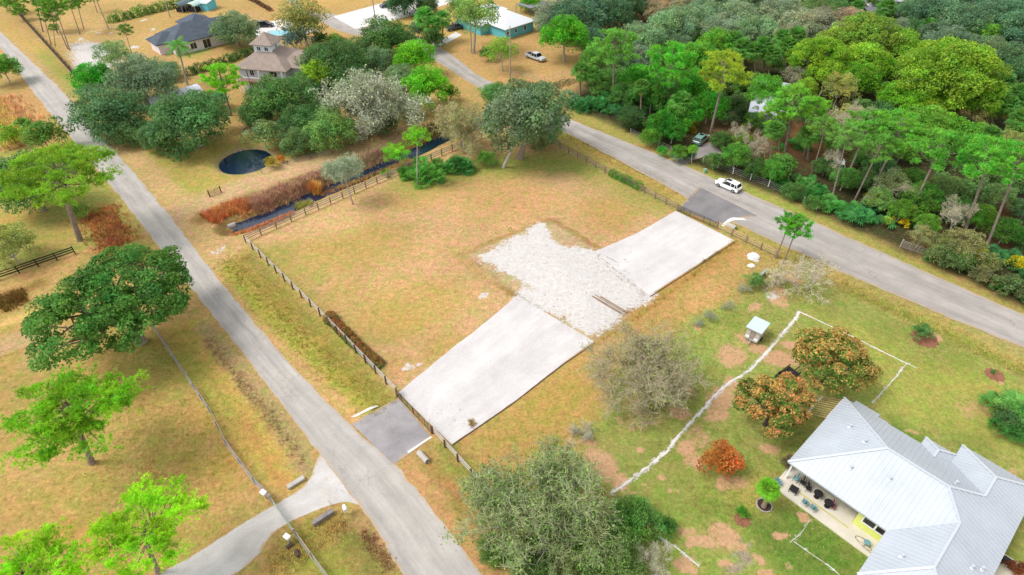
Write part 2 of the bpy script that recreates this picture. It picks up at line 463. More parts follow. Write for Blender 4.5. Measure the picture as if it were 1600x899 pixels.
# bare pink dirt in the right-hand lawn (mask, broken up by fine noise in the material)
def dirt(x, y, rx, k=0.9, ry=None):
    global Dg
    c = G(x, y); s = DEPTH(*c) / FPX
    d = np.hypot((wx - c[0]) / (rx * s), (wy - c[1]) / ((ry or rx * 0.75) * s / math.sin(math.atan2(H, c[1]))))
    Dg = np.maximum(Dg, (1 - sstep(0.4, 1.35, d)) * k)
for q in [(940, 720, 30), (965, 740, 22), (925, 690, 12), (985, 765, 16), (1012, 700, 10), (1068, 692, 18), (1082, 712, 16), (1040, 735, 8), (1047, 757, 7), (1014, 742, 6), (1063, 757, 7), (1060, 782, 5),
          (1018, 790, 10), (1005, 775, 12), (1085, 680, 24, 0.6), (1135, 620, 30), (1120, 645, 22), (1160, 600, 20), (1110, 655, 14), (1150, 560, 26), (1185, 545, 18), (1165, 530, 14), (1215, 565, 26), (1240, 540, 18),
          (1100, 520, 10), (1080, 600, 16), (1060, 640, 22), (1115, 835, 32), (1090, 850, 20), (1150, 855, 12), (1080, 880, 18), (1120, 880, 10), (1180, 870, 12), (1070, 830, 12), (1185, 895, 18), (1245, 806, 12),
          (1215, 830, 12), (1225, 878, 10), (1130, 740, 22, 0.8), (1205, 700, 14), (1424, 668, 7), (1450, 525, 14), (1210, 465, 22, 0.8), (1170, 475, 14), (1240, 440, 24, 0.7), (1300, 520, 16, 0.5), (900, 690, 12), (1000, 640, 40, 0.5),
          (1440, 545, 40, 0.35), (1330, 560, 20, .4), (1510, 640, 34, 0.5), (1380, 660, 20, .4), (1590, 740, 14, .6), (1555, 586, 10, .9)]:
    dirt(*q)
blob(1240, 555, 60, (196, 160, 104), k=0.6)
blob(1560, 640, 60, (206, 170, 84), k=0.7); blob(1480, 600, 50, (176, 172, 76), k=0.6); blob(1400, 560, 40, (168, 172, 72), k=0.6)
blob(1180, 760, 50, (200, 170, 92), k=0.6); blob(1090, 560, 50, (150, 170, 78), k=0.7); blob(1130, 500, 40, (160, 165, 80), k=0.5)

for q in [(1142, 843, 10), (1150, 866, 20), (1136, 884, 18), (1128, 862, 9), (1163, 850, 10)]: blob(q[0], q[1], q[2], (168, 148, 150), k=.85)
for q in [(1120, 590, 40), (1150, 500, 30), (1040, 700, 36), (1230, 770, 40), (1480, 560, 60), (1400, 520, 50), (1520, 700, 50), (1100, 790, 40)]: blob(q[0], q[1], q[2], (140, 152, 62), k=.6)
# raised pad of bare white sand in the middle of the lot
PAD = g_([(716, 402), (860, 345), (935, 388), (1012, 462), (925, 540), (806, 464)])
dp = dist_poly(wx2, wy2, PAD)
m = 1 - sstep(-1.2, 0.5, dp)
Cg = Cg * (1 - m[:, None] * .8) + np.array(Cc(206, 178, 148)) * m[:, None] * .8
SAND = g_([(752, 402), (782, 384), (842, 352), (860, 362), (890, 388), (932, 392), (1010, 448), (1012, 464), (975, 492), (925, 538), (806, 466), (812, 450), (770, 425)])
ds = dist_poly(wx, wy, SAND)
Sg = np.maximum(Sg, (1 - sstep(-2.2, 2.4, ds)) * (0.97 - 0.22 * sstep(.5, .75, fbm(X1, Y1, 3, 5))))
edge = (1 - sstep(0.2, 0.9, np.abs(dist_line(wx2, wy2, g_([(800, 458), (716, 402), (862, 344), (932, 388)])) - 0.3))) * 0.35
Cg = Cg * (1 - edge[:, None]) + np.array(Cc(160, 124, 62)) * edge[:, None]
for q in [(632, 575, 10), (657, 572, 8), (755, 462, 9), (664, 655, 5), (885, 520, 12), (960, 480, 16), (700, 365, 4), (410, 385, 5), (1205, 462, 13), (335, 395, 12, .5), (345, 388, 10, .5), (1180, 405, 8, .6), (645, 575, 8)]:
    c = G(q[0], q[1]); s = q[2] * DEPTH(*c) / FPX
    Sg = np.maximum(Sg, (q[3] if len(q) > 3 else .62) * (1 - sstep(0.4, 1.3, np.hypot((wx2 - c[0]) / s, (wy2 - c[1]) / s / 1.1))))

GRAVEL = [([(1251, 487), (1215, 532), (1175, 575), (1130, 606), (1075, 665), (1040, 706), (1005, 735), (958, 770)], .62), ([(1251, 488), (1300, 511), (1340, 530), (1400, 560), (1432, 575)], .34),
          ([(1415, 570), (1395, 595), (1362, 630)], .3), ([(1240, 846), (1268, 866), (1300, 888), (1322, 910)], .22), ([(1266, 812), (1250, 835), (1234, 848)], .2), ([(1028, 838), (1060, 858), (1092, 885)], .5)]
for pts, w in GRAVEL: Sg = np.maximum(Sg, min(.56, .38 + w * .35) * (1 - sstep(w * .2, w * .5 + .35, dist_line(wx2 * .3 + X1 * .7, wy2 * .3 + Y1 * .7, g_(pts)))))
# relief
def carve(pts, w, depth, flat=0.0):
    global Zg
    d = dist_line(X1 + (wx2 - X1) * .4, Y1 + (wy2 - Y1) * .4, g_(pts))
    Zg = np.minimum(Zg, -depth * (1 - sstep(flat, w / 2, d)))
DITCH = [(362, 354), (385, 346), (430, 329), (484, 305), (520, 289), (572, 268), (612, 249), (660, 228), (700, 207), (760, 188)]
carve(DITCH, 6.4, 1.0, .7)
carve([(395, 405), (500, 515), (602, 630)], 5.0, 0.35)
carve([(675, 715), (760, 812), (820, 880)], 4.0, 0.35)
carve([(1150, 358), (1330, 452), (1470, 515), (1640, 600)], 3.4, 0.3)
carve([(900, 222), (980, 262), (1050, 305)], 3.6, 0.25)
PC = G(383, 250)
pr = DEPTH(*PC) / FPX * 37
PONDR = (pr, pr * 1.02)
dpd = np.hypot((X1 - PC[0]) / PONDR[0], (Y1 - PC[1]) / PONDR[1])
Zg = np.minimum(Zg, -1.1 * (1 - sstep(0.85, 1.22, dpd)))
mk = (1 - sstep(1.0, 1.45, dpd)) * .8
Cg = Cg * (1 - mk[:, None]) + np.array(Cc(168, 150, 128)) * mk[:, None]
# pad height fades out towards the drives
fade = sstep(0, 9, dist_line(X1, Y1, g_([(806, 464), (925, 540), (1012, 462), (935, 392)])))
Zg = np.where(dist_poly(X1, Y1, PAD) < 1.2, np.maximum(Zg, 0.42 * (1 - sstep(-0.7, 0.7, dist_poly(X1, Y1, PAD))) * fade), Zg)
lum = 0.86 + 0.28 * fbm(X1, Y1, 9, 77, 3)
Cg *= lum[:, None]
grey_ = (Cg @ np.array([.3, .6, .1]))[:, None]
Cg = (Cg * .86 + grey_ * .14) * np.array([.90, .905, .86])

nxg, nyg = len(gx), len(gy)
me = bpy.data.meshes.new("ground")
co = np.stack([X1, Y1, Zg], 1).astype(np.float32)
ii = np.arange(nxg * nyg).reshape(nyg, nxg)
q = np.stack([ii[:-1, :-1], ii[:-1, 1:], ii[1:, 1:], ii[1:, :-1]], -1).reshape(-1, 4).astype(np.int32)
me.vertices.add(len(co)); me.loops.add(q.size); me.polygons.add(len(q))
me.vertices.foreach_set('co', co.ravel())
me.loops.foreach_set('vertex_index', q.ravel())
me.polygons.foreach_set('loop_start', np.arange(0, q.size, 4, dtype=np.int32))
try: me.polygons.foreach_set('loop_total', np.full(len(q), 4, dtype=np.int32))
except Exception: pass
me.polygons.foreach_set('use_smooth', np.ones(len(q), dtype=bool))
me.update(calc_edges=True)
a = me.attributes.new('soil', 'FLOAT_COLOR', 'POINT')
a.data.foreach_set('color', np.concatenate([Cg, np.ones((len(Cg), 1))], 1).astype(np.float32).ravel())
a = me.attributes.new('cover', 'FLOAT_COLOR', 'POINT')
a.data.foreach_set('color', np.stack([Sg, Dg, Sg * 0, Sg * 0 + 1], 1).astype(np.float32).ravel())

def ground_mat():
    m = bpy.data.materials.new('ground'); m.use_nodes = True
    n, l = m.node_tree.nodes, m.node_tree.links
    b = n['Principled BSDF']; b.inputs['Roughness'].default_value = 0.95; b.inputs['Specular IOR Level'].default_value = 0.1
    g = n.new('ShaderNodeNewGeometry')
    def noise(s, d=4, r=.6, dist=0.0):
        t = n.new('ShaderNodeTexNoise'); t.inputs['Scale'].default_value = s; t.inputs['Detail'].default_value = d
        t.inputs['Roughness'].default_value = r; t.inputs['Distortion'].default_value = dist
        l.new(g.outputs['Position'], t.inputs['Vector']); return t.outputs[0]
    def rng(x, a, b_, c, d):
        r = n.new('ShaderNodeMapRange')
        for k, v in zip(('From Min', 'From Max', 'To Min', 'To Max'), (a, b_, c, d)): r.inputs[k].default_value = v
        l.new(x, r.inputs['Value']); return r.outputs[0]
    def mix(f, A, B, mode='MIX'):
        x = n.new('ShaderNodeMix'); x.data_type = 'RGBA'; x.blend_type = mode
        for nm, v in (('Factor', f), ('A', A), ('B', B)):
            if isinstance(v, (int, float)): x.inputs[nm].default_value = v
            elif isinstance(v, tuple): x.inputs[nm].default_value = (*v, 1)
            else: l.new(v, x.inputs[nm])
        return x.outputs['Result']
    def math_(op, A, B):
        x = n.new('ShaderNodeMath'); x.operation = op
        for i, v in enumerate((A, B)):
            if isinstance(v, (int, float)): x.inputs[i].default_value = v
            else: l.new(v, x.inputs[i])
        return x.outputs[0]
    soil = n.new('ShaderNodeAttribute'); soil.attribute_name = 'soil'
    cov = n.new('ShaderNodeAttribute'); cov.attribute_name = 'cover'
    sp = n.new('ShaderNodeSeparateColor'); l.new(cov.outputs['Color'], sp.inputs[0])
    fine, mid, big = noise(2.9, 6, .9), noise(0.62, 5, .68, .6), noise(0.13, 4, .6)
    col = soil.outputs['Color']
    greener = mix(1.0, col, (0.80, .98, 0.66), 'MULTIPLY')
    browner = mix(1.0, col, (1.04, 0.95, 0.90), 'MULTIPLY')
    col = mix(rng(mid, .42, .60, 0, 1), browner, greener)
    col = mix(rng(noise(.3, 5, .7, 1.0), .5, .64, 0, .4), col, mix(1.0, col, (.86, .93, .70), 'MULTIPLY'))
    col = mix(rng(big, .35, .65, 0.0, .55), col, mix(1.0, col, (1.1, 1.04, 1.0), 'MULTIPLY'))
    fm = rng(fine, .34, .66, .62, 1.36)
    cmb = n.new('ShaderNodeCombineColor')
    for i in range(3): l.new(fm, cmb.inputs[i])
    col = mix(1.0, col, cmb.outputs[0], 'MULTIPLY')
    cl = rng(noise(1.25, 6, .8, .3), .34, .66, .76, 1.24)
    cm2 = n.new('ShaderNodeCombineColor')
    for i in range(3): l.new(cl, cm2.inputs[i])
    col = mix(1.0, col, cm2.outputs[0], 'MULTIPLY')
    # scattered pale dead straw
    col = mix(math_('MULTIPLY', rng(noise(1.7, 6, .8), .56, .66, 0, 1), .35), col, Cc(226, 190, 140))
    dm = math_('ADD', sp.outputs['Green'], rng(noise(1.5, 7, .85), .3, .7, -.6, .6))
    dcol = mix(rng(noise(2.6, 4), .35, .65, 0, 1), Cc(226, 176, 140), Cc(196, 150, 120))
    col = mix(rng(dm, .38, .74, 0, .85), col, dcol)
    sm = math_('ADD', sp.outputs['Red'], rng(noise(1.5, 7, .8), .3, .7, -.42, .42))
    scol = mix(rng(noise(1.6, 7, .8), .4, .6, 0, 1), Cc(206, 199, 195), Cc(223, 219, 216))
    spk = rng(noise(3.4, 4, .7), .615, .645, 0, 1)
    scol = mix(math_('MULTIPLY', spk, .75), scol, Cc(120, 104, 88))
    col = mix(rng(sm, .46, .6, 0, 1), col, scol)
    l.new(col, b.inputs['Base Color'])
    bp = n.new('ShaderNodeBump'); bp.inputs['Strength'].default_value = 0.75; bp.inputs['Distance'].default_value = 0.12
    l.new(fine, bp.inputs['Height']); l.new(bp.outputs[0], b.inputs['Normal'])
    return m
me.materials.append(ground_mat())
tag(link("ground", me), kind='structure')

# ------------------------------------------------------------------ roads, drives, sand
def smooth_line(pts, step=0.8):
    "Catmull-Rom through ground points, resampled"
    P = [Vector(p) for p in pts]; P = [P[0] * 2 - P[1]] + P + [P[-1] * 2 - P[-2]]
    out = []
    for i in range(1, len(P) - 2):
        n = max(1, int((P[i + 1] - P[i]).length / step))
        for k in range(n):
            t = k / n
            out.append(0.5 * ((2 * P[i]) + (P[i + 1] - P[i - 1]) * t + (2 * P[i - 1] - 5 * P[i] + 4 * P[i + 1] - P[i + 2]) * t * t + (3 * P[i] - P[i - 1] - 3 * P[i + 1] + P[i + 2]) * t ** 3))
    out.append(P[-2]); return out

def ribbon(name, left, right, z, m, jag=0.18, seed=0, n=None, nx=10, step=0.45):
    "surface between two edge lines given as photo pixels on the ground"
    L = smooth_line(g_(left), .3); R = smooth_line(g_(right), .3)
    def rs(P, n):
        d = [0]
        for a_, b_ in zip(P[:-1], P[1:]): d.append(d[-1] + (b_ - a_).length)
        out = []; j = 0
        for k in range(n):
            t = d[-1] * k / (n - 1)
            while j < len(d) - 2 and d[j + 1] < t: j += 1
            f = (t - d[j]) / max(1e-6, d[j + 1] - d[j]); out.append(P[j].lerp(P[j + 1], min(1, f)))
        return out, d[-1]
    n = n or max(2, int(rs(L, 2)[1] / step))
    L, Ln = rs(L, n); R, _ = rs(R, n)
    lx = np.array([p.x for p in L]); ly = np.array([p.y for p in L])
    jl = (fbm(lx, ly, 1.8, 100 + seed, 4) - .5) * 2 * jag; jr = (fbm(lx, ly, 1.6, 140 + seed, 4) - .5) * 2 * jag
    V, F, U = [], [], []
    for i in range(n):
        d = (R[i] - L[i]); w = d.length; d = d / max(w, 1e-6)
        a_ = L[i] - d * jl[i]; b_ = R[i] + d * jr[i]
        for k in range(nx + 1):
            p = a_.lerp(b_, k / nx); V.append((p.x, p.y, z)); U.append((k / nx, Ln * i / (n - 1)))
    for i in range(n - 1):
        for k in range(nx):
            p = i * (nx + 1) + k; F.append((p, p + 1, p + nx + 2, p + nx + 1))
    me = bpy.data.meshes.new(name); me.from_pydata(V, [], F)
    uv = me.uv_layers.new(name='UVMap')
    li = np.zeros(len(me.loops), dtype=np.int32); me.loops.foreach_get('vertex_index', li)
    uv.data.foreach_set('uv', np.array(U, dtype=np.float32)[li].ravel())
    me.materials.append(m)
    o = link(name, me); tag(o, kind='structure'); return o

def road_mat(name, base, tracks=0.1, crack=0.4, stain=0.12, tint2=None, gr=1.0, sandy=True):
    m = bpy.data.materials.new(name); m.use_nodes = True
    n, l = m.node_tree.nodes, m.node_tree.links
    b = n['Principled BSDF']; b.inputs['Roughness'].default_value = 0.9; b.inputs['Specular IOR Level'].default_value = 0.2
    g = n.new('ShaderNodeNewGeometry'); uv = n.new('ShaderNodeUVMap')
    def noise(s, d=4, r=.6, v=None):
        t = n.new('ShaderNodeTexNoise'); t.inputs['Scale'].default_value = s; t.inputs['Detail'].default_value = d; t.inputs['Roughness'].default_value = r
        l.new(v or g.outputs['Position'], t.inputs['Vector']); return t.outputs[0]
    def rng(x, a, b_, c, d):
        r = n.new('ShaderNodeMapRange')
        for k, v in zip(('From Min', 'From Max', 'To Min', 'To Max'), (a, b_, c, d)): r.inputs[k].default_value = v
        l.new(x, r.inputs['Value']); return r.outputs[0]
    def M2(op, A, B):
        x = n.new('ShaderNodeMath'); x.operation = op
        for i, v in enumerate((A, B)):
            if isinstance(v, (int, float)): x.inputs[i].default_value = v
            else: l.new(v, x.inputs[i])
        return x.outputs[0]
    sep = n.new('ShaderNodeSeparateXYZ'); l.new(uv.outputs[0], sep.inputs[0])
    # lengthwise streaks: noise stretched along the lane
    mp = n.new('ShaderNodeMapping'); mp.inputs['Scale'].default_value = (9, 0.12, 1); l.new(uv.outputs[0], mp.inputs[0])
    streak = noise(1.0, 5, .6, mp.outputs[0])
    w = n.new('ShaderNodeMath'); w.operation = 'SINE'; l.new(M2('MULTIPLY', sep.outputs[0], 6.283 * 2), w.inputs[0])
    val = rng(noise(0.35, 6, .65), .3, .7, 1 - stain, 1 + stain)
    val = M2('MULTIPLY', val, rng(streak, .3, .7, 1 - tracks, 1 + tracks))
    val = M2('MULTIPLY', val, rng(noise(5, 5, .8), .3, .7, 1 - .09 * gr, 1 + .09 * gr))
    val = M2('MULTIPLY', val, rng(w.outputs[0], -1, 1, 1 + tracks * .4, 1 - tracks * .4))
    if crack:
        vt = n.new('ShaderNodeTexVoronoi'); vt.feature = 'DISTANCE_TO_EDGE'; vt.inputs['Scale'].default_value = 0.28
        mp2 = n.new('ShaderNodeVectorMath'); mp2.operation = 'ADD'
        t = n.new('ShaderNodeTexNoise'); t.inputs['Scale'].default_value = .8; t.inputs['Detail'].default_value = 5
        l.new(g.outputs['Position'], t.inputs['Vector'])
        sc = n.new('ShaderNodeVectorMath'); sc.operation = 'SCALE'; sc.inputs['Scale'].default_value = 2.5
        l.new(t.outputs['Color'], sc.inputs[0]); l.new(g.outputs['Position'], mp2.inputs[0]); l.new(sc.outputs[0], mp2.inputs[1])
        l.new(mp2.outputs[0], vt.inputs['Vector'])
        cr = M2('MULTIPLY', rng(vt.outputs['Distance'], 0, .02, 1, 0), rng(noise(.07, 3), .5, .6, 0, crack))
        val = M2('MULTIPLY', val, M2('SUBTRACT', 1, M2('MULTIPLY', cr, .5)))
    cmb = n.new('ShaderNodeCombineColor')
    for i in range(3): l.new(val, cmb.inputs[i])
    mx = n.new('ShaderNodeMix'); mx.data_type = 'RGBA'; mx.blend_type = 'MULTIPLY'; mx.inputs['Factor'].default_value = 1
    bx = n.new('ShaderNodeMix'); bx.data_type = 'RGBA'
    bx.inputs['A'].default_value = (*base, 1); bx.inputs['B'].default_value = (*(tint2 or base), 1)
    l.new(rng(noise(0.15, 3), .4, .6, 0, 1), bx.inputs['Factor'])
    l.new(bx.outputs['Result'], mx.inputs['A']); l.new(cmb.outputs[0], mx.inputs['B'])
    # sand and dry grass creeping in from both edges
    ed = M2('ABSOLUTE', M2('SUBTRACT', sep.outputs[0], .5), 0)
    ed = M2('ADD', rng(ed, .36, .5, 0, 1), rng(noise(1.3, 6, .8), .3, .7, -.55, .45))
    me_ = n.new('ShaderNodeMix'); me_.data_type = 'RGBA'; me_.inputs['B'].default_value = (*Cc(196, 164, 124), 1)
    l.new(rng(ed, .62, .95, 0, .8 if sandy else 0), me_.inputs['Factor']); l.new(mx.outputs['Result'], me_.inputs['A'])
    l.new(me_.outputs['Result'], b.inputs['Base Color'])
    bp = n.new('ShaderNodeBump'); bp.inputs['Strength'].default_value = .3; bp.inputs['Distance'].default_value = .02
    l.new(noise(9, 4, .8), bp.inputs['Height']); l.new(bp.outputs[0], b.inputs['Normal'])
    return m

RM = road_mat('worn_asphalt', Cc(186, 180, 173), 0.13, .4, .09, Cc(178, 173, 168))
RM2 = road_mat('worn_asphalt_north', Cc(170, 164, 158), 0.15, .6, .11, Cc(176, 169, 163))
ribbon("road", [(-75, -20), (0, 75), (62, 158), (128, 236), (200, 325), (290, 440), (385, 560), (490, 696), (560, 790), (640, 910), (700, 985)],
       [(-58, -22), (0, 48), (90, 135), (190, 248), (272, 345), (345, 440), (440, 553), (545, 662), (620, 728), (690, 815), (765, 910), (830, 985)], 0.020, RM, .38, 1)
ribbon("road", [(400, -60), (440, -6), (508, 38), (552, 55), (612, 60), (684, 98), (745, 136), (815, 172), (893, 213), (1000, 270), (1120, 335), (1250, 396), (1400, 462), (1640, 560)],
       [(440, -62), (470, 8), (521, 22), (560, 28), (640, 52), (700, 82), (752, 120), (840, 160), (900, 190), (1020, 238), (1130, 285), (1290, 355), (1440, 422), (1640, 510)], 0.026, RM2, .32, 2)
SM = road_mat('gravel_side_road', Cc(200, 194, 188), 0.05, .3, .12, Cc(208, 204, 202))
ribbon("side_road", [(190, 925), (300, 868), (400, 805), (462, 768), (487, 745), (494, 718), (512, 700)], [(330, 925), (400, 872), (424, 836), (470, 808), (530, 786), (562, 790), (600, 812)], 0.012, SM, .25, 3)
AM = road_mat('new_asphalt', Cc(150, 146, 148), 0.06, 0, .2, Cc(164, 159, 160))
ribbon("driveway_apron", [(549, 662), (600, 634), (622, 622)], [(616, 727), (650, 702), (674, 684)], 0.032, AM, .07, 4)
AM2 = road_mat('dark_asphalt', Cc(136, 132, 133), 0.1, 0, .14)
ribbon("driveway_apron", [(1060, 326), (1080, 304), (1092, 292)], [(1128, 352), (1150, 342), (1185, 338)], 0.032, AM2, .07, 5)
WS = road_mat('white_shell', Cc(238, 234, 226), 0.03, 0, .1)
ribbon("shell_edging", [(1127, 352), (1142, 341), (1160, 341)], [(1130, 355), (1145, 345), (1168, 345)], 0.036, WS, .1, 6, nx=3)
ribbon("shell_edging", [(548, 652), (580, 636), (588, 634)], [(556, 652), (583, 639), (592, 635)], 0.036, WS, .15, 7, nx=3)
ribbon("shell_edging", [(636, 706), (660, 690), (672, 682)], [(638, 708), (663, 692), (676, 684)], 0.036, WS, .12, 8, nx=3)
SD = road_mat('sand_drive', Cc(216, 212, 210), 0.07, 0, .06, Cc(208, 203, 202), gr=1.3, sandy=False)
ribbon("sand_drive", [(622, 614), (700, 550), (760, 503), (808, 462)], [(706, 695), (800, 630), (880, 568), (928, 534)], 0.038, SD, .10, 9)
ribbon("sand_drive", [(928, 394), (1000, 362), (1056, 330)], [(1014, 462), (1080, 420), (1147, 376)], 0.038, SD, .10, 10)
CM = road_mat('pale_concrete', Cc(228, 224, 220), 0.02, .2, .06)
ribbon("concrete_driveway", [(520, 26), (600, 4), (660, -14)], [(556, 46), (640, 26), (720, 0)], 0.034, CM, .04, 11)
ribbon("concrete_driveway", [(664, 73), (690, 62), (712, 50)], [(668, 80), (698, 68), (722, 55)], 0.034, CM, .05, 12)
ribbon("parking_yard", [(395, 42), (430, 32), (470, 30)], [(400, 60), (440, 52), (500, 50)], 0.02, CM, .2, 13)
ribbon("dirt_drive", [(1040, 240), (1070, 232), (1110, 222)], [(1068, 262), (1085, 250), (1130, 240)], 0.014, road_mat('grey_gravel', Cc(150, 142, 140), .05, 0, .15), .3, 14)
# white gravel edging lines that cross the neighbour's lawn
GV = mat('white_gravel', Cc(232, 226, 222), 0.95, noise=.12, nscale=6, c2=None, bump=.6, bscale=18)
def gravel(pts, w, seed, z=.03):
    L = smooth_line(g_(pts), .25); n = len(L)
    xs = np.array([p.x for p in L]); ys = np.array([p.y for p in L])
    w1 = w * .36 * np.clip(2.4 * fbm(xs, ys, .7, 300 + seed, 4) - .55, .03, 1.3); w2 = w * .36 * np.clip(2.4 * fbm(xs, ys, .7, 330 + seed, 4) - .55, .03, 1.3)
    V = []; F = []
    for i, p in enumerate(L):
        d = (L[min(i + 1, n - 1)] - L[max(0, i - 1)]).normalized(); nn = Vector((-d.y, d.x))
        a_ = p + nn * w1[i]; b_ = p - nn * w2[i]
        V += [(a_.x, a_.y, z - .025), (p.x, p.y, z + .02), (b_.x, b_.y, z - .025)]
    for i in range(n - 1):
        b = i * 3; F += [(b, b + 1, b + 4, b + 3), (b + 1, b + 2, b + 5, b + 4)]
    me = bpy.data.meshes.new('gravel_path'); me.from_pydata(V, [], F); me.materials.append(GV)
    tag(link('gravel_path', me), kind='structure')
gravel([(1251, 487), (1215, 532), (1175, 575), (1130, 606), (1075, 665), (1040, 706), (1005, 735), (958, 770)], .55, 1)
gravel([(1251, 488), (1300, 511), (1340, 530), (1400, 560), (1432, 575)], .28, 2)
gravel([(1415, 570), (1395, 595), (1362, 630)], .22, 3)
gravel([(1240, 846), (1268, 866), (1300, 888), (1322, 910)], .12, 4)
gravel([(1266, 812), (1250, 835), (1234, 848)], .12, 5)
gravel([(1028, 838), (1060, 858), (1092, 885)], .3, 6)
# water
def water_mat():
    m = bpy.data.materials.new('water'); m.use_nodes = True
    n, l = m.node_tree.nodes, m.node_tree.links
    b = n['Principled BSDF']; b.inputs['Base Color'].default_value = (.006, .018, .045, 1); b.inputs['Roughness'].default_value = .06
    b.inputs['Specular IOR Level'].default_value = .7
    t = n.new('ShaderNodeTexNoise'); t.inputs['Scale'].default_value = 1.3; t.inputs['Detail'].default_value = 4
    g = n.new('ShaderNodeNewGeometry'); l.new(g.outputs['Position'], t.inputs['Vector'])
    bp = n.new('ShaderNodeBump'); bp.inputs['Strength'].default_value = .5; bp.inputs['Distance'].default_value = .1
    l.new(t.outputs[0], bp.inputs['Height']); l.new(bp.outputs[0], b.inputs['Normal'])
    return m
WM = water_mat()
mb = MB(); mb.poly([(PC[0] + PONDR[0] * 1.25 * math.cos(t * math.pi / 16), PC[1] + PONDR[1] * 1.25 * math.sin(t * math.pi / 16), -.42) for t in range(32)])
tag(mb.build('pond_water', WM), kind='structure')
mb = MB(); L = smooth_line(g_(DITCH), .8)
for i in range(len(L) - 1):
    d = (L[i + 1] - L[i]).normalized(); nn = Vector((-d.y, d.x)) * 3.0
    mb.poly([(*(L[i] - nn), -.70), (*(L[i + 1] - nn), -.70), (*(L[i + 1] + nn), -.70), (*(L[i] + nn), -.70)])
tag(mb.build('ditch_water', WM), kind='structure')
# ------------------------------------------------------------------ buildings
def roof_faces(mb, faces, thick=.16, rib=None, ribs_mb=None, rib_w=.05, rib_h=.05):
    "each face: list of 3-D points; adds a slab, optional standing seams running down the slope"
    for F in faces:
        P = [Vector(p) for p in F]
        n = Vector((0, 0, 0))
        for i in range(len(P)):
            a_, b_ = P[i], P[(i + 1) % len(P)]
            n += Vector(((a_.y - b_.y) * (a_.z + b_.z), (a_.z - b_.z) * (a_.x + b_.x), (a_.x - b_.x) * (a_.y + b_.y)))
        n.normalize()
        if n.z < 0: P = P[::-1]; n = -n
        mb.poly(P, 0)
        mb.poly([p - Vector((0, 0, thick)) for p in P[::-1]], 0)
        for i in range(len(P)):
            a_, b_ = P[i], P[(i + 1) % len(P)]
            d = Vector((0, 0, thick)); mb.poly([a_, a_ - d, b_ - d, b_], 0)
        if rib:
            h = Vector((-n.y, n.x, 0)).normalized()          # along the eave
            s = n.cross(h)                                   # along the slope
            us = [p.dot(h) for p in P]; u = math.ceil(min(us) / rib) * rib
            while u < max(us):
                vs = []
                for i in range(len(P)):
                    a_, b_ = P[i], P[(i + 1) % len(P)]; ua, ub = a_.dot(h), b_.dot(h)
                    if (ua - u) * (ub - u) < 0:
                        t = (u - ua) / (ub - ua); vs.append((a_.lerp(b_, t)).dot(s))
                vs.sort()
                for k in range(0, len(vs) - 1, 2):
                    if vs[k + 1] - vs[k] > .3:
                        o = h * u + n * (P[0].dot(n) + rib_h * .5 - .004)
                        q0, q1 = o + s * (vs[k] + .03), o + s * (vs[k + 1] - .03)
                        b = len(ribs_mb.v)
                        for q in (q0, q1):
                            for sx, sy in ((-1, -1), (1, -1), (1, 1), (-1, 1)):
                                ribs_mb.v.append(tuple(q + h * (sx * rib_w / 2) + n * (sy * rib_h / 2)))
                        for f in ((0, 1, 2, 3), (7, 6, 5, 4), (0, 4, 5, 1), (1, 5, 6, 2), (2, 6, 7, 3), (3, 7, 4, 0)):
                            ribs_mb.f.append(tuple(b + i for i in f)); ribs_mb.m.append(0)
                u += rib

def add_window(parent, c, w, h, nrm, bars=1, frame=None, name='window', vertical=False):
    "window in a wall: frame ring with glass, proud of the wall; c centre (local), nrm plan direction"
    n = Vector((nrm[0], nrm[1], 0)).normalized(); t = Vector((-n.y, n.x, 0)); c = Vector(c)
    mb = MB(); f = .09
    for s_ in (-1, 1):
        mb.beam(c + t * (s_ * w / 2) - Vector((0, 0, h / 2 + f / 2)) + n * .04, c + t * (s_ * w / 2) + Vector((0, 0, h / 2 + f / 2)) + n * .04, f, .08)
        mb.beam(c + t * (-w / 2 + f / 2) + Vector((0, 0, s_ * h / 2)) + n * .04, c + t * (w / 2 - f / 2) + Vector((0, 0, s_ * h / 2)) + n * .04, .08, f)
    for k in range(bars):
        x = -w / 2 + w * (k + 1) / (bars + 1)
        mb.beam(c + t * x - Vector((0, 0, h / 2 - f / 2)) + n * .045, c + t * x + Vector((0, 0, h / 2 - f / 2)) + n * .045, f * .8, .05)
    o = mb.build(name, frame or M['white'], parent)
    g = MB(); a_ = c - t * (w / 2 - f / 2) + n * .02; b_ = c + t * (w / 2 - f / 2) + n * .02; z = Vector((0, 0, h / 2 - f / 2))
    g.poly([a_ - z, b_ - z, b_ + z, a_ + z]); g.build('pane', M['glass_dark'], o)
    return o

# the big house with the ribbed metal roof, lower right
E1 = Vector((.6705, -.742, 0)); E2 = Vector((.742, .6705, 0))
hs_ = empty('metal_roof_house', (37.35, 43.7, 0))
tag(hs_, 'large single-storey house with pale ribbed metal hip roof and lime walls beside the mango trees', 'house')
L3 = lambda a_, b_, z: E1 * a_ + E2 * b_ + Vector((0, 0, z))
MET = mat('pale_metal_roof', Cc(194, 201, 210), 0.45, metal=.2, noise=.09, nscale=.25, spec=.5)
MET2 = mat('metal_roof_seam', Cc(214, 220, 227), 0.42, metal=.25, spec=.5)
N_, B_, R1, R2, R3, R4 = L3(0, 0, 3), L3(0, -12.4, 3), L3(6.2, -6.2, 5.98), L3(11.8, -6.2, 5.98), L3(13.95, -8.35, 4.94), L3(13.95, -14.35, 4.94)
C_, D_, D2 = L3(9.9, -12.4, 3), L3(9.9, -18.4, 3), L3(18, -18.4, 3)
A1, A2 = L3(9.725, -.275, 3.708), L3(9.725, -1.475, 3.708)
Q1, Q2 = L3(14.6, -.4, 4.632), L3(14.6, -3.4, 4.632)
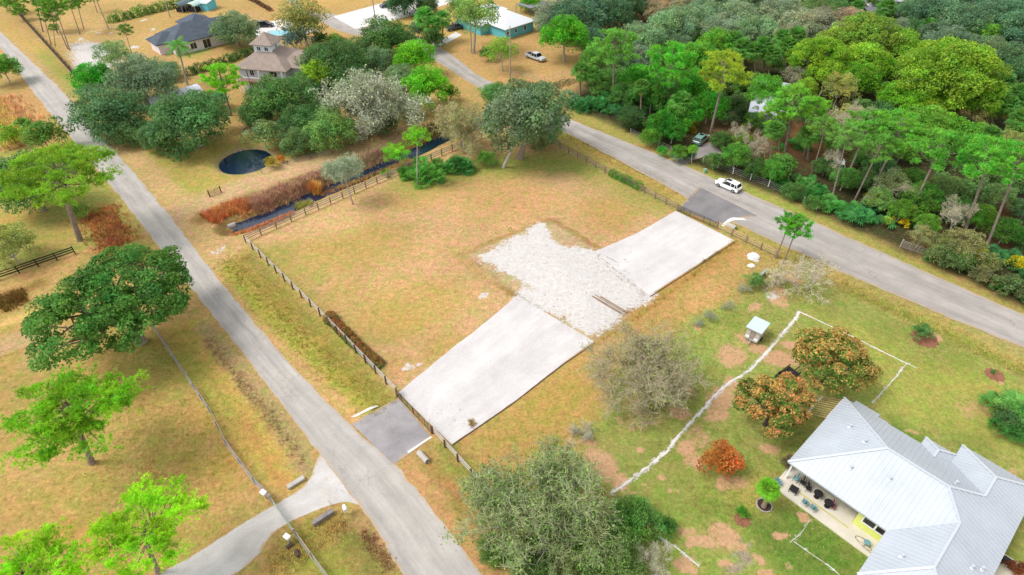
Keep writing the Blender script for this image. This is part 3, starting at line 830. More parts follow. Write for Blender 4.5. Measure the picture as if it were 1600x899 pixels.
faces = [[N_, B_, R1], [B_, C_, R3, R2, R1], [C_, D_, R4, R3], [D_, D2, R4], [L3(18, 3, 3), Q1, Q2, R2, R3, R4, D2],
         [N_, R1, R2, Q2, L3(11.2, 0, 3), A2, L3(8.25, 0, 3)],
         [L3(8.25, 1.2, 3), L3(11.2, 1.2, 3), A1], [L3(8.25, 1.2, 3), A1, A2, L3(8.25, 0, 3)], [L3(11.2, 1.2, 3), A1, A2, L3(11.2, 0, 3)],
         [L3(11.2, 3, 3), L3(18, 3, 3), Q1], [L3(11.2, 3, 3), Q1, Q2, L3(11.2, 0, 3)],
         [L3(1.05, -.003, 2.99), L3(3.75, -.003, 2.99), L3(3.75, 1.15, 2.44), L3(1.05, 1.15, 2.44)], [L3(3.76, -.003, 2.99), L3(4.85, -.003, 2.99), L3(4.85, .3, 2.85), L3(3.76, .3, 2.85)]]
mb, rb = MB(), MB()
roof_faces(mb, faces, .18, .46, rb, .055, .06)
rf = mb.build('roof', MET, hs_)
rb.build('seam', MET2, rf)
cap = MB()
for a_, b_ in [(N_, R1), (B_, R1), (R1, R2), (R2, R3), (R3, R4), (R4, D_), (R4, D2), (A1, A2), (A1, L3(8.25, 1.2, 3)), (A1, L3(11.2, 1.2, 3)), (Q1, Q2), (Q1, L3(11.2, 3, 3)), (Q1, L3(18, 3, 3)), (Q2, R2)]:
    cap.beam(a_ + Vector((0, 0, .05)), b_ + Vector((0, 0, .05)), .24, .06)
cap.build('ridge_cap', MET2, rf)
for (a_, b_) in [(2.4, -4.6), (4.3, -6.2), (4.7, -9.6), (7.8, -8.5), (11.2, -9.0), (11.8, -14.6), (16.3, -11.0), (12.2, -4.6), (17.0, -10.2)]:
    # small plumbing vents, standing on whichever slope is below
    z = 3 + .48 * min(a_, -b_, 12.4 + b_) if a_ < 9.9 else (3 + .48 * min(a_ - 9.9, 18 - a_) if b_ < -8.4 else 3 + .48 * min(-b_, 12.4 + b_, 18 - a_))
    v = MB(); p = L3(a_, b_, z - .05); v.tube([p, p + Vector((0, 0, .34))], .09, 8); v.tube([p + Vector((0, 0, .34)), p + Vector((0, 0, .44))], [.15, .13], 8)
    v.tube([p, p + Vector((0, 0, .12))], [.26, .12], 8)
    v.build('roof_vent', MET2, rf)
LIME = mat('lime_stucco', Cc(226, 232, 130), .9, noise=.05, nscale=1.5, bump=.2, bscale=15)
w = MB()
def plan(pts): return [(p.x, p.y) for p in [L3(a_, b_, 0) for a_, b_ in pts]]
w.prism(plan([(.7, -8.2), (7.4, -8.2), (7.4, -11.7), (10.6, -11.7), (10.6, -17.7), (17.3, -17.7), (17.3, 2.3), (11.9, 2.3), (11.9, -.7), (.7, -.7)]), 0, 2.78)
w.build('wall', LIME, hs_)
add_window(hs_, L3(8.55, -11.7, 1.75), 1.15, 1.15, -E2, 0); add_window(hs_, L3(9.75, -11.7, 1.75), 1.15, 1.15, -E2, 0)
add_window(hs_, L3(3.2, -8.2, 1.5), 1.6, 1.4, -E2, 1)
for b_ in (-3, -6): add_window(hs_, L3(.7, b_, 1.5), 1.4, 1.2, -E1, 1)
d = MB(); dc = L3(7.4, -9.8, 1.05) - E1 * .03; d.beam(dc - E2 * .45, dc + E2 * .45, .05, 2.05); dd = d.build('door', mat('dark_door', Cc(40, 36, 36), .5), hs_)
k = MB(); kc = L3(7.33, -10.1, 1.0); k.tube([kc, kc - E1 * .08], .035, 8); k.build('handle', M['steel'], dd)
c = MB(); c.box(L3(.45, -12.0, 1.42), (.16, .16, 2.6), math.atan2(E1.y, E1.x)); c.build('porch_post', M['white'], hs_)
c = MB(); c.beam(L3(.45, -12.0, 2.74), L3(7.4, -12.0, 2.74), .14, .16); c.build('porch_beam', M['white'], hs_)
pt = MB(); pt.prism(plan([(.0, -13.9), (10.58, -13.9), (10.58, -11.72), (7.38, -11.72), (7.38, -8.22), (.0, -8.22)]), .0, .13)
tag(pt.build('patio', mat('patio_concrete', Cc(224, 216, 200), .85, noise=.07, nscale=.8)), kind='structure').location = hs_.location
pt = MB(); pt.prism(plan([(1.2, -12.62), (7.4, -12.62), (7.4, -12.44), (1.2, -12.44)]), .128, .136)
tag(pt.build('patio_stripe', mat('yellowed_joint', Cc(206, 196, 120), .9, noise=.15)), kind='structure').location = hs_.location
pt = MB(); pt.prism(plan([(18.3, -18), (24, -18), (24, -4), (18.3, -4)]), 0, .08)
tag(pt.build('terrace', mat('terrace_concrete', Cc(226, 222, 204), .85, noise=.06)), kind='structure').location = hs_.location
HO = Vector((37.35, 43.7, 0))
RZ1 = math.atan2(E1.y, E1.x)

def chair(name, loc, rz, mats, label, cat='chair', group=None, seat_w=.5):
    r = empty(name, loc, rz); tag(r, label, cat, group)
    s = MB(); s.box((0, 0, .43), (seat_w, .5, .05)); s.build('seat', mats[1], r)
    b = MB(); b.beam((0, .25, .5), (0, .34, .95), seat_w, .04)
    for i in range(4): b.beam((-seat_w / 2 + .08 + i * (seat_w - .16) / 3, .24, .46), (-seat_w / 2 + .08 + i * (seat_w - .16) / 3, .35, .98), .03, .03)
    b.build('backrest', mats[1], r)
    for x in (-1, 1):
        for y in (-1, 1):
            l = MB(); l.tube([(x * seat_w * .46, y * .22, 0), (x * seat_w * .44, y * .2, .42)], .02, 5); l.build('leg', mats[0], r)
        a_ = MB(); a_.tube([(x * seat_w * .48, -.2, .42), (x * seat_w * .48, -.22, .64), (x * seat_w * .48, .26, .66)], .02, 5); a_.build('armrest', mats[0], r)
    return r
TEAL = mat('teal_grey_fabric', Cc(120, 165, 172), .8, noise=.15, nscale=8); DK = mat('dark_furniture', Cc(44, 42, 44), .7, noise=.2); MAUVE = mat('mauve_fabric', Cc(150, 84, 104), .8)
def patio_loc(a_, b_, z=.13): return HO + L3(a_, b_, z)
chair('patio_chair', patio_loc(3.25, -13.35), RZ1 + math.pi, (M['steel'], TEAL), 'blue-grey patio chair on the open slab, left of a matching pair', group='pair of blue-grey chairs', seat_w=.6)
chair('patio_chair', patio_loc(4.1, -13.3), RZ1 + math.pi, (M['steel'], TEAL), 'blue-grey patio chair on the open slab, right of a matching pair', group='pair of blue-grey chairs', seat_w=.6)
chair('patio_chair', patio_loc(.35, -13.3), RZ1 + 1.8, (DK, TEAL), 'small blue-grey chair standing at the far corner of the patio slab')
for i, (a_, b_, lb) in enumerate([(1.3, -11.6, 'dark chair beside the white porch post'), (2.0, -11.5, 'dark chair second from the white porch post'), (2.7, -11.7, 'dark chair third from the white porch post')]):
    chair('porch_chair', patio_loc(a_, b_), RZ1 + .3 * i, (DK, DK if i else TEAL), lb, group='dark porch chairs')
chair('porch_chair', patio_loc(5.3, -11.75), RZ1 + .4, (DK, MAUVE), 'mauve cushioned chair beside the dark round porch tables')
for (a_, b_, lb) in [(3.7, -11.7, 'round dark porch table nearer the porch post'), (4.9, -11.9, 'round dark porch table beside the mauve chair')]:
    t = empty('round_table', patio_loc(a_, b_)); tag(t, lb, 'table', 'round porch tables')
    x = MB(); x.tube([(0, 0, .68), (0, 0, .73)], .45, 18); x.build('tabletop', DK, t)
    x = MB(); x.tube([(0, 0, .02), (0, 0, .68)], .05, 8); x.tube([(0, 0, 0), (0, 0, .04)], [.28, .2], 12); x.build('pedestal', DK, t)
t = empty('square_table', patio_loc(1.75, -12.9), RZ1 + .1); tag(t, 'low square black table on the open patio slab', 'table')
x = MB(); x.box((0, 0, .45), (.8, .8, .06)); x.build('tabletop', DK, t)
for sx in (-1, 1):
    for sy in (-1, 1):
        x = MB(); x.box((sx * .34, sy * .34, .21), (.06, .06, .42)); x.build('leg', DK, t)
t = empty('garden_table', patio_loc(9.3, -13.1), RZ1); tag(t, 'small round wire garden table amid a loose hose by the lime wall', 'table')
x = MB(); x.tube([(0, 0, .62), (0, 0, .65)], .32, 14); x.build('tabletop', TEAL, t)
for k in range(3):
    x = MB(); an = k * 2.09; x.tube([(.36 * math.cos(an), .36 * math.sin(an), 0), (.1 * math.cos(an), .1 * math.sin(an), .62)], .018, 5); x.build('leg', M['steel'], t)
for k, (ox, oy, rr) in enumerate([(8.6, -12.9, .75)]):
    mb = MB(); pts = []
    for i in range(150):
        an = i / 150 * 2 * math.pi * 3.2; r_ = .55 + .35 * math.sin(an * .71 + 1) + .12 * math.sin(an * 2.3)
        pts.append(HO + L3(8.7 + i / 150 * 1.2 + r_ * math.cos(an), -12.95 + .55 * r_ * math.sin(an), .15 + .0002 * i))
    mb.tube(pts, .022, 5); tag(mb.build('garden_hose', mat('hose', Cc(150, 132, 92), .6)), 'tan garden hose lying in loose loops on the patio slab', 'hose')
# slatted rack beside the mango trees
t = empty('slatted_trellis', G3(1296, 655), math.atan2(E2.y, E2.x)); tag(t, 'leaning rack of pale timber slats between the mango trees and the metal roof', 'rack')
x = MB(); x.beam((-1.9, 0, 1.95), (1.9, 0, 1.95), .18, .12); x.beam((-1.9, 2.0, .7), (1.9, 2.0, .7), .1, .1); x.build('rail', M['white'], t)
x = MB()
for i in range(10): x.beam((-1.8 + i * .4, -.4, 2.05), (-1.8 + i * .4, 2.3, .55), .08, .1)
x.build('slats', M['wood_new'], t)
for sx in (-1.7, 1.7):
    x = MB(); x.beam((sx, 0, 0), (sx, 0, 1.95), .1, .1); x.build('post', M['wood_grey'], t)
    x = MB(); x.beam((sx, 2.0, 0), (sx, 2.0, .7), .1, .1); x.build('post', M['wood_grey'], t)
# barbecue by the terrace
t = empty('barbecue', G3(1568, 884), RZ1); tag(t, 'black covered barbecue grill at the right end of the metal-roof house', 'grill')
x = MB(); x.box((0, 0, .75), (.9, .55, .35)); x.tube([(-.45, 0, .95), (.45, 0, .95)], .27, 12); x.build('hood', DK, t)
x = MB(); x.box((.68, 0, .85), (.42, .5, .04)); x.build('side_shelf', M['steel'], t)
x = MB(); x.box((-.68, 0, .85), (.42, .5, .04)); x.build('side_shelf', M['steel'], t)
for sx in (-.4, .4):
    x = MB(); x.beam((sx, 0, 0), (sx, 0, .6), .05, .4); x.build('leg', DK, t)

def hip_house(name, loc, rz, L, Wd, wall_h, rise, mats, label, over=.6, extras=(), windows=(), ribs=None, base=0.0, cat='house', hipk=1.0):
    "rectangular hip-roofed house, long axis x; extras: further hip blocks (cx,cy,L,W,h,rise)"
    r = empty(name, loc, rz); tag(r, label, cat)
    wm = MB(); rm = MB(); rbm = MB()
    for (cx, cy, l, w_, h, ri) in [(0, 0, L, Wd, wall_h, rise)] + list(extras):
        wm.box((cx, cy, base + (h) / 2), (l, w_, h))
        a_, b_ = l / 2 + over, w_ / 2 + over; z0 = base + h + .02
        if a_ >= b_: r1, r2 = Vector((cx - a_ + b_ * hipk, cy, z0 + ri)), Vector((cx + a_ - b_ * hipk, cy, z0 + ri))
        else: r1, r2 = Vector((cx, cy - b_ + a_ * hipk, z0 + ri)), Vector((cx, cy + b_ - a_ * hipk, z0 + ri))
        c = [Vector((cx - a_, cy - b_, z0)), Vector((cx + a_, cy - b_, z0)), Vector((cx + a_, cy + b_, z0)), Vector((cx - a_, cy + b_, z0))]
        if a_ >= b_: fs = [[c[0], c[1], r2, r1], [c[1], c[2], r2], [c[2], c[3], r1, r2], [c[3], c[0], r1]]
        else: fs = [[c[0], c[1], r1], [c[1], c[2], r2, r1], [c[2], c[3], r2], [c[3], c[0], r1, r2]]
        roof_faces(rm, fs, .18, ribs, rbm)
    wm.build('wall', mats[0], r); rf = rm.build('roof', mats[1], r)
    if ribs: rbm.build('seam', mats[1], rf)
    for wdw in windows: add_window(r, *wdw)
    return r, rf

def ground_frame(p0, p1, z=0.0):
    a_, b_ = Vector(G(*p0, z)), Vector(G(*p1, z)); d = b_ - a_
    return a_, b_, math.atan2(d.y, d.x), d.length

SH_B = mat('brown_shingle', Cc(158, 142, 132), .9, noise=.16, nscale=1.2, bump=.3, bscale=6)
SH_G = mat('slate_grey_shingle', Cc(84, 94, 106), .9, noise=.2, nscale=.8, bump=.3, bscale=6)
WALLW = mat('white_siding', Cc(226, 230, 238), .8, noise=.04)
WALLP = mat('pinkish_white_wall', Cc(236, 226, 230), .8, noise=.04)
# two-storey house with a cupola
a_, b_, rz, ln = ground_frame((378, 138), (452, 143))
a5, b5, rz5, ln5 = ground_frame((363, 106), (447, 112), 5.6)
rzh = rz5 
cx_, sy_ = math.cos(rzh), math.sin(rzh)
Lh = ln5 - 1.6
ctr = (a5 + b5) / 2 + Vector((-sy_, cx_)) * (Lh / 2 + .8)
hh, hrf = hip_house('cupola_house', (ctr.x, ctr.y, 0), rzh, Lh, Lh, 5.5, 3.7, (WALLW, SH_B), 'two-storey pale house with brown shingle hip roof topped by a square cupola', over=.8,
    extras=[(Lh * .72, .5, Lh * .9, Lh * .62, 5.4, 2.4)],
    windows=[((-Lh * .22, -Lh / 2, 4.4), 1.0, 1.3, (0, -1), 1), ((Lh * .25, -Lh / 2, 4.4), 1.6, 1.2, (0, -1), 1), ((-Lh * .25, -Lh / 2, 1.5), 1.2, 1.3, (0, -1), 1), ((Lh * .1, -Lh / 2, 1.5), 1.2, 1.3, (0, -1), 1)])
cu = MB(); cu.box((-.5, 0, 8.3), (Lh * .38, Lh * .38, 2.6)); cuo = cu.build('cupola', WALLW, hh)
rm = MB(); k = Lh * .19 + .6; z0 = 9.62
cs = [Vector((-.5 - k, -k, z0)), Vector((-.5 + k, -k, z0)), Vector((-.5 + k, k, z0)), Vector((-.5 - k, k, z0))]; ap = Vector((-.5, 0, z0 + 2.1))
roof_faces(rm, [[cs[i], cs[(i + 1) % 4], ap] for i in range(4)], .16); rm.build('cupola_roof', SH_B, cuo)
for dx in (-.9, .9): add_window(cuo, (-.5 + dx, -Lh * .19, 8.6), .9, .9, (0, -1), 1)
add_window(cuo, (-.5 + Lh * .19, 0, 8.6), .9, .9, (1, 0), 1)
bal = MB(); bal.box((0, -Lh / 2 - .75, 2.85), (Lh, 1.5, .2)); bal.build('balcony_floor', mat('red_brown_fascia', Cc(150, 70, 60), .8), hh)
rl = MB(); rl.beam((-Lh / 2, -Lh / 2 - 1.45, 3.9), (Lh / 2, -Lh / 2 - 1.45, 3.9), .1, .1)
for i in range(int(Lh / .35)): rl.beam((-Lh / 2 + i * .35, -Lh / 2 - 1.45, 2.95), (-Lh / 2 + i * .35, -Lh / 2 - 1.45, 3.9), .09, .09)
rl.build('balcony_railing', M['white'], hh)
for i in range(5):
    x = MB(); x.box((-Lh / 2 + .1 + i * (Lh - .2) / 4, -Lh / 2 - 1.4, 2.8), (.16, .16, 5.4)); x.build('balcony_post', M['bark_dark'] if i % 2 else M['white'], hh)
# slate-roofed white bungalow, upper left
a_, b_, rz, ln = ground_frame((290, 56), (345, 43), 3.0)
c0 = Vector(G(302, 44, 4))
hip_house('slate_roof_house', (c0.x, c0.y, 0), rz, 15.5, 10.5, 2.9, 3.0, (WALLP, SH_G), 'white bungalow with slate-grey hip roof behind the tall feather palm',
    extras=[(-7.0, 1.0, 7.0, 6.0, 2.7, 1.7), (7.5, 3.2, 9.0, 5.5, 2.8, 1.7), (4.0, 8.5, 7.0, 8.0, 2.8, 2.2)],
    windows=[((-3, -5.25, 1.4), 1.6, 1.6, (0, -1), 1), ((.5, -5.25, 1.2), 2.0, 2.2, (0, -1), 1), ((4.5, -5.25, 1.5), 1.4, 1.2, (0, -1), 1), ((-7.75, -1.5, 1.4), 1.2, 1.4, (-1, 0), 0)])
# turquoise house with the white metal roof
TQ = mat('turquoise_siding', Cc(110, 200, 214), .8, noise=.05); WR = mat('white_metal_roof', Cc(238, 240, 244), .45, noise=.02, metal=.05)
a_, b_, rz, ln = ground_frame((790, 47), (838, 32), 2.8)
nrm = Vector((-math.sin(rz), math.cos(rz))); ctr = (a_ + b_) / 2 + nrm * 6.2
hip_house('turquoise_house', (ctr.x, ctr.y, 0), rz, ln - 1.2, 11.2, 2.8, 2.7, (TQ, WR), 'turquoise bungalow with white metal hip roof near the silver pickup',
    extras=[(-ln * .35, 6.5, 8, 10, 2.8, 2.0), (ln * .2, 10.5, 9, 6, 2.8, 1.5)],
    windows=[((-1.5, -5.6, 1.5), .9, 1.1, (0, -1), 0), ((-4.5, -5.6, 1.5), .9, .8, (0, -1), 0), ((2.0, -5.6, 1.5), .9, 1.3, (0, -1), 0)])
# pool screen roof beside it
p = G3(832, 20, 0); t = empty('screen_enclosure', p, rz); tag(t, 'grey mesh screen enclosure attached behind the turquoise house', 'enclosure')
x = MB(); x.box((0, 0, 2.6), (8, 6, .05)); x.build('screen_roof', mat('grey_screen', Cc(140, 136, 140), .9), t)
x = MB()
for i in range(5):
    x.beam((-4 + i * 2, -3, 2.66), (-4 + i * 2, 3, 2.66), .1, .1)
    for s_ in (-3, 3): x.beam((-4 + i * 2, s_, 0), (-4 + i * 2, s_, 2.56), .1, .1)
x.build('frame', mat('bronze_frame', Cc(80, 130, 140), .5), t)
# hoop greenhouse under the oaks
a_, b_, rz, ln = ground_frame((238, 165), (312, 143), 0)
c0 = Vector(G(273, 152, 1.2)); t = empty('hoop_greenhouse', (c0.x, c0.y, 0), rz); tag(t, 'long white plastic hoop greenhouse half hidden beneath dark oaks', 'greenhouse')
HP = mat('hoop_plastic', Cc(214, 220, 232), .35, noise=.12, nscale=.8); x = MB(); Lg = ln * 1.05
for i in range(12):
    a0, a1 = math.pi * i / 12, math.pi * (i + 1) / 12
    x.poly([(-Lg / 2, 2.6 * math.cos(a0), 2.5 * math.sin(a0)), (Lg / 2, 2.6 * math.cos(a0), 2.5 * math.sin(a0)), (Lg / 2, 2.6 * math.cos(a1), 2.5 * math.sin(a1)), (-Lg / 2, 2.6 * math.cos(a1), 2.5 * math.sin(a1))])
x.build('cover', HP, t)
for i in range(9):
    x = MB(); xx = -Lg / 2 + Lg * i / 8; x.tube([(xx, 2.63 * math.cos(math.pi * k / 12), 2.53 * math.sin(math.pi * k / 12)) for k in range(13)], .04, 4); x.build('hoop', M['steel'], t)
# pale roof in the woods
a_, b_, rz, ln = ground_frame((1164, 172), (1176, 119), 3.4)
nrm = Vector((math.sin(rz), -math.cos(rz))); c0 = (a_ + b_) / 2 + nrm * 4.5
hip_house('woodland_house', (c0.x, c0.y, 0), rz, ln * .9, 6.5, 3.0, 1.6, (WALLW, mat('pale_lilac_roof', Cc(206, 206, 222), .5, noise=.05)), 'white house with pale metal roof almost hidden among the woods trees', over=.5)
# carport far in the woods
c0 = G3(1380, 36); t = empty('carport', c0, -.25); tag(t, 'open dark carport with flat grey roof at the back of the woods', 'carport')
x = MB(); x.box((0, 0, 3.0), (11, 7, .2)); x.build('roof', mat('dark_grey_roof', Cc(110, 112, 118), .8, noise=.2), t)
for i in range(4):
    x = MB(); x.box((-5 + i * 3.33, -3.2, 1.45), (.25, .25, 2.9)); x.build('post', M['wood_grey'], t)
x = MB(); x.box((0, 3.3, 1.45), (11, .2, 2.9)); x.build('back_wall', mat('dark_wall', Cc(60, 54, 56), .9), t)
c0 = G3(1408, 10); hip_house('grey_roof_house', c0, -.1, 20, 10, 2.8, 2.2, (WALLW, mat('grey_metal_roof', Cc(176, 180, 192), .6, noise=.06)), 'grey-roofed house at the top edge, behind the dark carport', over=.6)
c0 = G3(1258, 3); hip_house('white_roof_house', c0, .2, 10, 7, 2.8, 1.4, (WALLW, WR), 'tiny white-roofed building at the top edge beyond the woods', over=.4, cat='building')
c0 = G3(1482, 33); hip_house('tan_roof_shed', c0, .3, 7, 4, 2.4, 1.2, (WALLW, mat('salmon_roof', Cc(226, 176, 150), .8)), 'small salmon-roofed shed among dark trees at the upper right', over=.3, cat='shed')
# carport tents and white trailer at the top left
for (x_, y_, colr, lb) in [(288, 17, Cc(90, 110, 116), 'grey arched canopy shelter, left of two beside the long green hedge'), (308, 17, Cc(190, 214, 208), 'pale arched canopy shelter, right of two beside the long green hedge')]:
    t = empty('canopy_shelter', G3(x_, y_), -.35); tag(t, lb, 'shelter', 'arched canopy shelters')
    m_ = mat('canopy', colr, .6, noise=.1); x = MB()
    for i in range(10):
        a0, a1 = math.pi * (.12 + .76 * i / 10), math.pi * (.12 + .76 * (i + 1) / 10)
        x.poly([(1.9 * math.cos(a0), -2.5, 1.6 + 1.1 * math.sin(a0)), (1.9 * math.cos(a0), 2.5, 1.6 + 1.1 * math.sin(a0)), (1.9 * math.cos(a1), 2.5, 1.6 + 1.1 * math.sin(a1)), (1.9 * math.cos(a1), -2.5, 1.6 + 1.1 * math.sin(a1))])
    x.build('cover', m_, t)
    for sx in (-1.75, 1.75):
        for sy in (-2.3, 0, 2.3):
            x = MB(); x.tube([(sx, sy, 0), (sx, sy, 2.0)], .05, 5); x.build('leg', M['steel'], t)
    x = MB(); x.box((0, .2, .6), (2.4, 4, 1.0)); x.build('stored_load', DK, t)
t = empty('white_shed', G3(323, 14), -.3); tag(t, 'white-roofed box shed right of the arched canopy shelters', 'shed')
x = MB(); x.box((0, 0, 1.2), (4.6, 4.0, 2.4)); x.build('wall', TQ, t)
x = MB(); roof_faces(x, [[Vector((-2.6, -2.3, 2.3)), Vector((2.6, -2.3, 2.3)), Vector((2.6, 2.3, 3.0)), Vector((-2.6, 2.3, 3.0))]], .12, .8, x); x.build('roof', WR, t)
# swimming pool
t = empty('swimming_pool', G3(450, 53, 0), .25); tag(t, 'small turquoise swimming pool behind the cupola house', 'pool')
x = MB(); x.box((0, 0, .22), (11, 5, .44)); x.build('coping', M['concrete'], t)
x = MB(); x.box((0, 0, .452), (10, 4.2, .012)); x.build('pool_water', mat('pool_water', Cc(110, 200, 220), .1, spec=.6), t)

# ------------------------------------------------------------------ fences
def wire_mesh(mb, a_, b_, z0, z1, step=.15, r=.004):
    d = (b_ - a_); n = int(d.length / step)
    for i in range(n + 1):
        p = a_ + d * (i / max(1, n)); mb.beam((p.x, p.y, z0), (p.x, p.y, z1), r, r)
    k = int((z1 - z0) / step)
    for i in range(k + 1):
        z = z0 + (z1 - z0) * i / k; mb.beam((a_.x, a_.y, z), (b_.x, b_.y, z), r, r)

def rail_fence(name, pts, label, cat='fence', group=None, hgt=1.35, rails=(.45, .85, 1.22), spacing=2.44, m_post=None, m_rail=None, mesh=True, rw=.05, rh=.14, pw=.15, cap=None):
    P = [Vector(q) for q in pts]; org = P[0].copy()
    r = empty(name, (org.x, org.y, 0)); tag(r, label, cat, group)
    P = [p - org for p in P]
    post = MB(); post.box((0, 0, hgt / 2 - .1), (pw, pw, hgt + .2)); pm = post.mesh('post', m_post)
    posts = []
    for a_, b_ in zip(P[:-1], P[1:]):
        n = max(1, round((b_ - a_).length / spacing)); rz = math.atan2((b_ - a_).y, (b_ - a_).x)
        for i in range(n + (1 if b_ is P[-1] else 0)): posts.append((a_.lerp(b_, i / n), rz))
    for p, rz in posts:
        o = link('post', pm, r, (p.x, p.y, rnd.uniform(-.04, .04))); o.rotation_euler = (rnd.uniform(-.02, .02), rnd.uniform(-.02, .02), rz)
    for z in rails:
        rb_ = MB()
        for (p, _), (q, _) in zip(posts[:-1], posts[1:]):
            d = (q - p).normalized(); nn = Vector((-d.y, d.x)) * (pw / 2 + rw / 2 + .003); dz = rnd.uniform(-.015, .015)
            rb_.beam((p.x + nn.x, p.y + nn.y, z + dz), (q.x + nn.x, q.y + nn.y, z + rnd.uniform(-.015, .015)), rw, rh)
        rb_.build('rail', m_rail, r)
    if cap:
        cb = MB()
        for (p, _), (q, _) in zip(posts[:-1], posts[1:]): cb.beam((p.x, p.y, hgt + .04), (q.x, q.y, hgt + .04), .14, .04)
        cb.build('top_board', m_rail, r)
    if mesh:
        wm = MB()
        for (p, _), (q, _) in zip(posts[:-1], posts[1:]):
            d = (q - p).normalized(); nn = Vector((-d.y, d.x)) * (-.08); wire_mesh(wm, p + nn, q + nn, .06, 1.15)
        wm.build('wire_mesh', M['wire'], r)
    return r
V2 = lambda x, y: Vector(G(x, y))
rail_fence('board_fence', [V2(384, 379), V2(500, 493), V2(620, 617)], 'brown three-rail board fence along the left road, past the red hedge to the gate', m_post=M['wood_dark'], m_rail=M['rail_pale'], mesh=False, rh=.08)
rail_fence('board_fence', [V2(676, 678), V2(758, 768)], 'short three-rail board fence from the lower gate down to the willow thicket', m_post=M['wood_dark'], m_rail=M['rail_pale'], mesh=False, rh=.08)
rail_fence('board_fence', [V2(384, 379), V2(478, 336), V2(640, 265), V2(782, 204)], 'weathered board-and-wire fence running beside the water-filled ditch', m_post=M['wood'], m_rail=M['wood_grey'])
rail_fence('board_fence', [V2(862, 226), V2(960, 278), V2(1057, 329)], 'brown board fence behind the green hedge, above the north gate', m_post=M['wood'], m_rail=M['wood'], )
rail_fence('board_fence', [V2(1120, 358), V2(1165, 380), V2(1211, 402)], 'short pale new board fence from the north gate to the two young trees', m_post=M['wood'], m_rail=M['wood_new'])

def farm_gate(name, a_, b_, label, m_, hgt=1.25, bars=5, leaves=2, posts=None, mesh=True):
    r = empty(name, (a_.x, a_.y, 0)); tag(r, label, 'gate')
    d = (b_ - a_); L_ = d.length; r.rotation_euler = (0, 0, math.atan2(d.y, d.x))
    for k in range(leaves):
        x0, x1 = L_ * k / leaves + .06, L_ * (k + 1) / leaves - .06; f = MB()
        f.tube([(x0, 0, .12), (x0, 0, hgt), (x1, 0, hgt), (x1, 0, .12), (x0, 0, .12)], .035, 6)
        for i in range(1, bars): f.tube([(x0, 0, .12 + (hgt - .12) * i / bars), (x1, 0, .12 + (hgt - .12) * i / bars)], .022, 5)
        n = max(2, round((x1 - x0) / 1.2))
        for i in range(1, n): f.tube([(x0 + (x1 - x0) * i / n, 0, .12), (x0 + (x1 - x0) * i / n, 0, hgt)], .028, 5)
        f.build('gate_leaf', m_, r)
        if mesh: w_ = MB(); wire_mesh(w_, Vector((x0, .02)), Vector((x1, .02)), .14, hgt - .04, .12, .01); w_.build('mesh_panel', m_, r)
    for x in (0, L_):
        p = MB(); p.box((x, 0, hgt / 2 + .05), (.17, .17, hgt + .3)); p.build('gate_post', posts or M['wood'], r)
    return r
farm_gate('field_gate', V2(620, 619), V2(674, 677), 'black double field gate at the lower end of the white sand drive', M['black_paint'], bars=3, mesh=False)
farm_gate('field_gate', V2(1058, 330), V2(1119, 358), 'black double mesh gate between the sand drive and the dark north apron', M['black_paint'], posts=M['wood'])
farm_gate('field_gate', V2(1406, 386), V2(1446, 400), 'grey metal farm gate across a gap in the roadside woods', M['wood_grey'], leaves=1, posts=M['wood_grey'])
# black board fence, left edge; dark screen fence along the road; wire fences
rail_fence('black_fence', [V2(-60, 458), V2(0, 438), V2(118, 397)], 'black three-board fence at the left edge above the spreading oak', m_post=M['black_paint'], m_rail=M['black_paint'], mesh=False, rh=.17, hgt=1.4)
a_, b_ = V2(-30, -42), V2(118, 121); r = empty('screen_fence', (a_.x, a_.y, 0)); tag(r, 'long dark brown screen fence beside the road at the upper left', 'fence')
d = b_ - a_; n = 34; x = MB()
for i in range(n):
    p, q = d * (i / n), d * ((i + 1) / n); x.beam((p.x, p.y, .75), (q.x, q.y, .75), .06, 1.5)
x.build('screen_panel', M['brown_black'], r)
pm = MB(); pm.box((0, 0, .85), (.14, .14, 1.7)); pm = pm.mesh('post', M['bark_dark'])
for i in range(n + 1): link('post', pm, r, (d.x * i / n + .08, d.y * i / n + .08, 0))
def wire_fence(pts, label, spacing=3.0, m_post=None, hgt=1.3, wires=4, pr=.05):
    P = [Vector(q) for q in pts]; org = P[0].copy(); r = empty('wire_fence', (org.x, org.y, 0)); tag(r, label, 'fence'); P = [p - org for p in P]
    posts = []
    for a_, b_ in zip(P[:-1], P[1:]):
        n = max(1, round((b_ - a_).length / spacing))
        for i in range(n + (1 if b_ is P[-1] else 0)): posts.append(a_.lerp(b_, i / n))
    pb = MB(); pb.tube([(0, 0, -.1), (0, 0, hgt)], [pr, pr * .85], 6); pm = pb.mesh('post', m_post or M['bark_pale'])
    for p in posts:
        o = link('post', pm, r, (p.x, p.y, 0)); o.rotation_euler = (rnd.uniform(-.07, .07), rnd.uniform(-.07, .07), 0)
    w_ = MB()
    for p, q in zip(posts[:-1], posts[1:]):
        for k in range(wires): w_.beam((p.x, p.y, .2 + k * (hgt - .3) / (wires - 1)), (q.x, q.y, .2 + k * (hgt - .3) / (wires - 1)), .02, .02)
    w_.build('wire', M['wire'], r)
    return r
wire_fence([V2(985, 210), V2(1010, 222), V2(1048, 238)], 'white-posted wire fence at the woods edge above the grey side drive')
wire_fence([V2(1098, 254), V2(1145, 272), V2(1200, 292), V2(1255, 318), V2(1275, 328)], 'white-posted wire fence at the woods edge beside the white car', m_post=M['white'], pr=.06)
wire_fence([V2(-30, 568), V2(0, 558), V2(60, 536), V2(110, 520)], 'thin wire fence with dark posts at the left edge below the spreading oak', m_post=M['black_paint'], spacing=5)
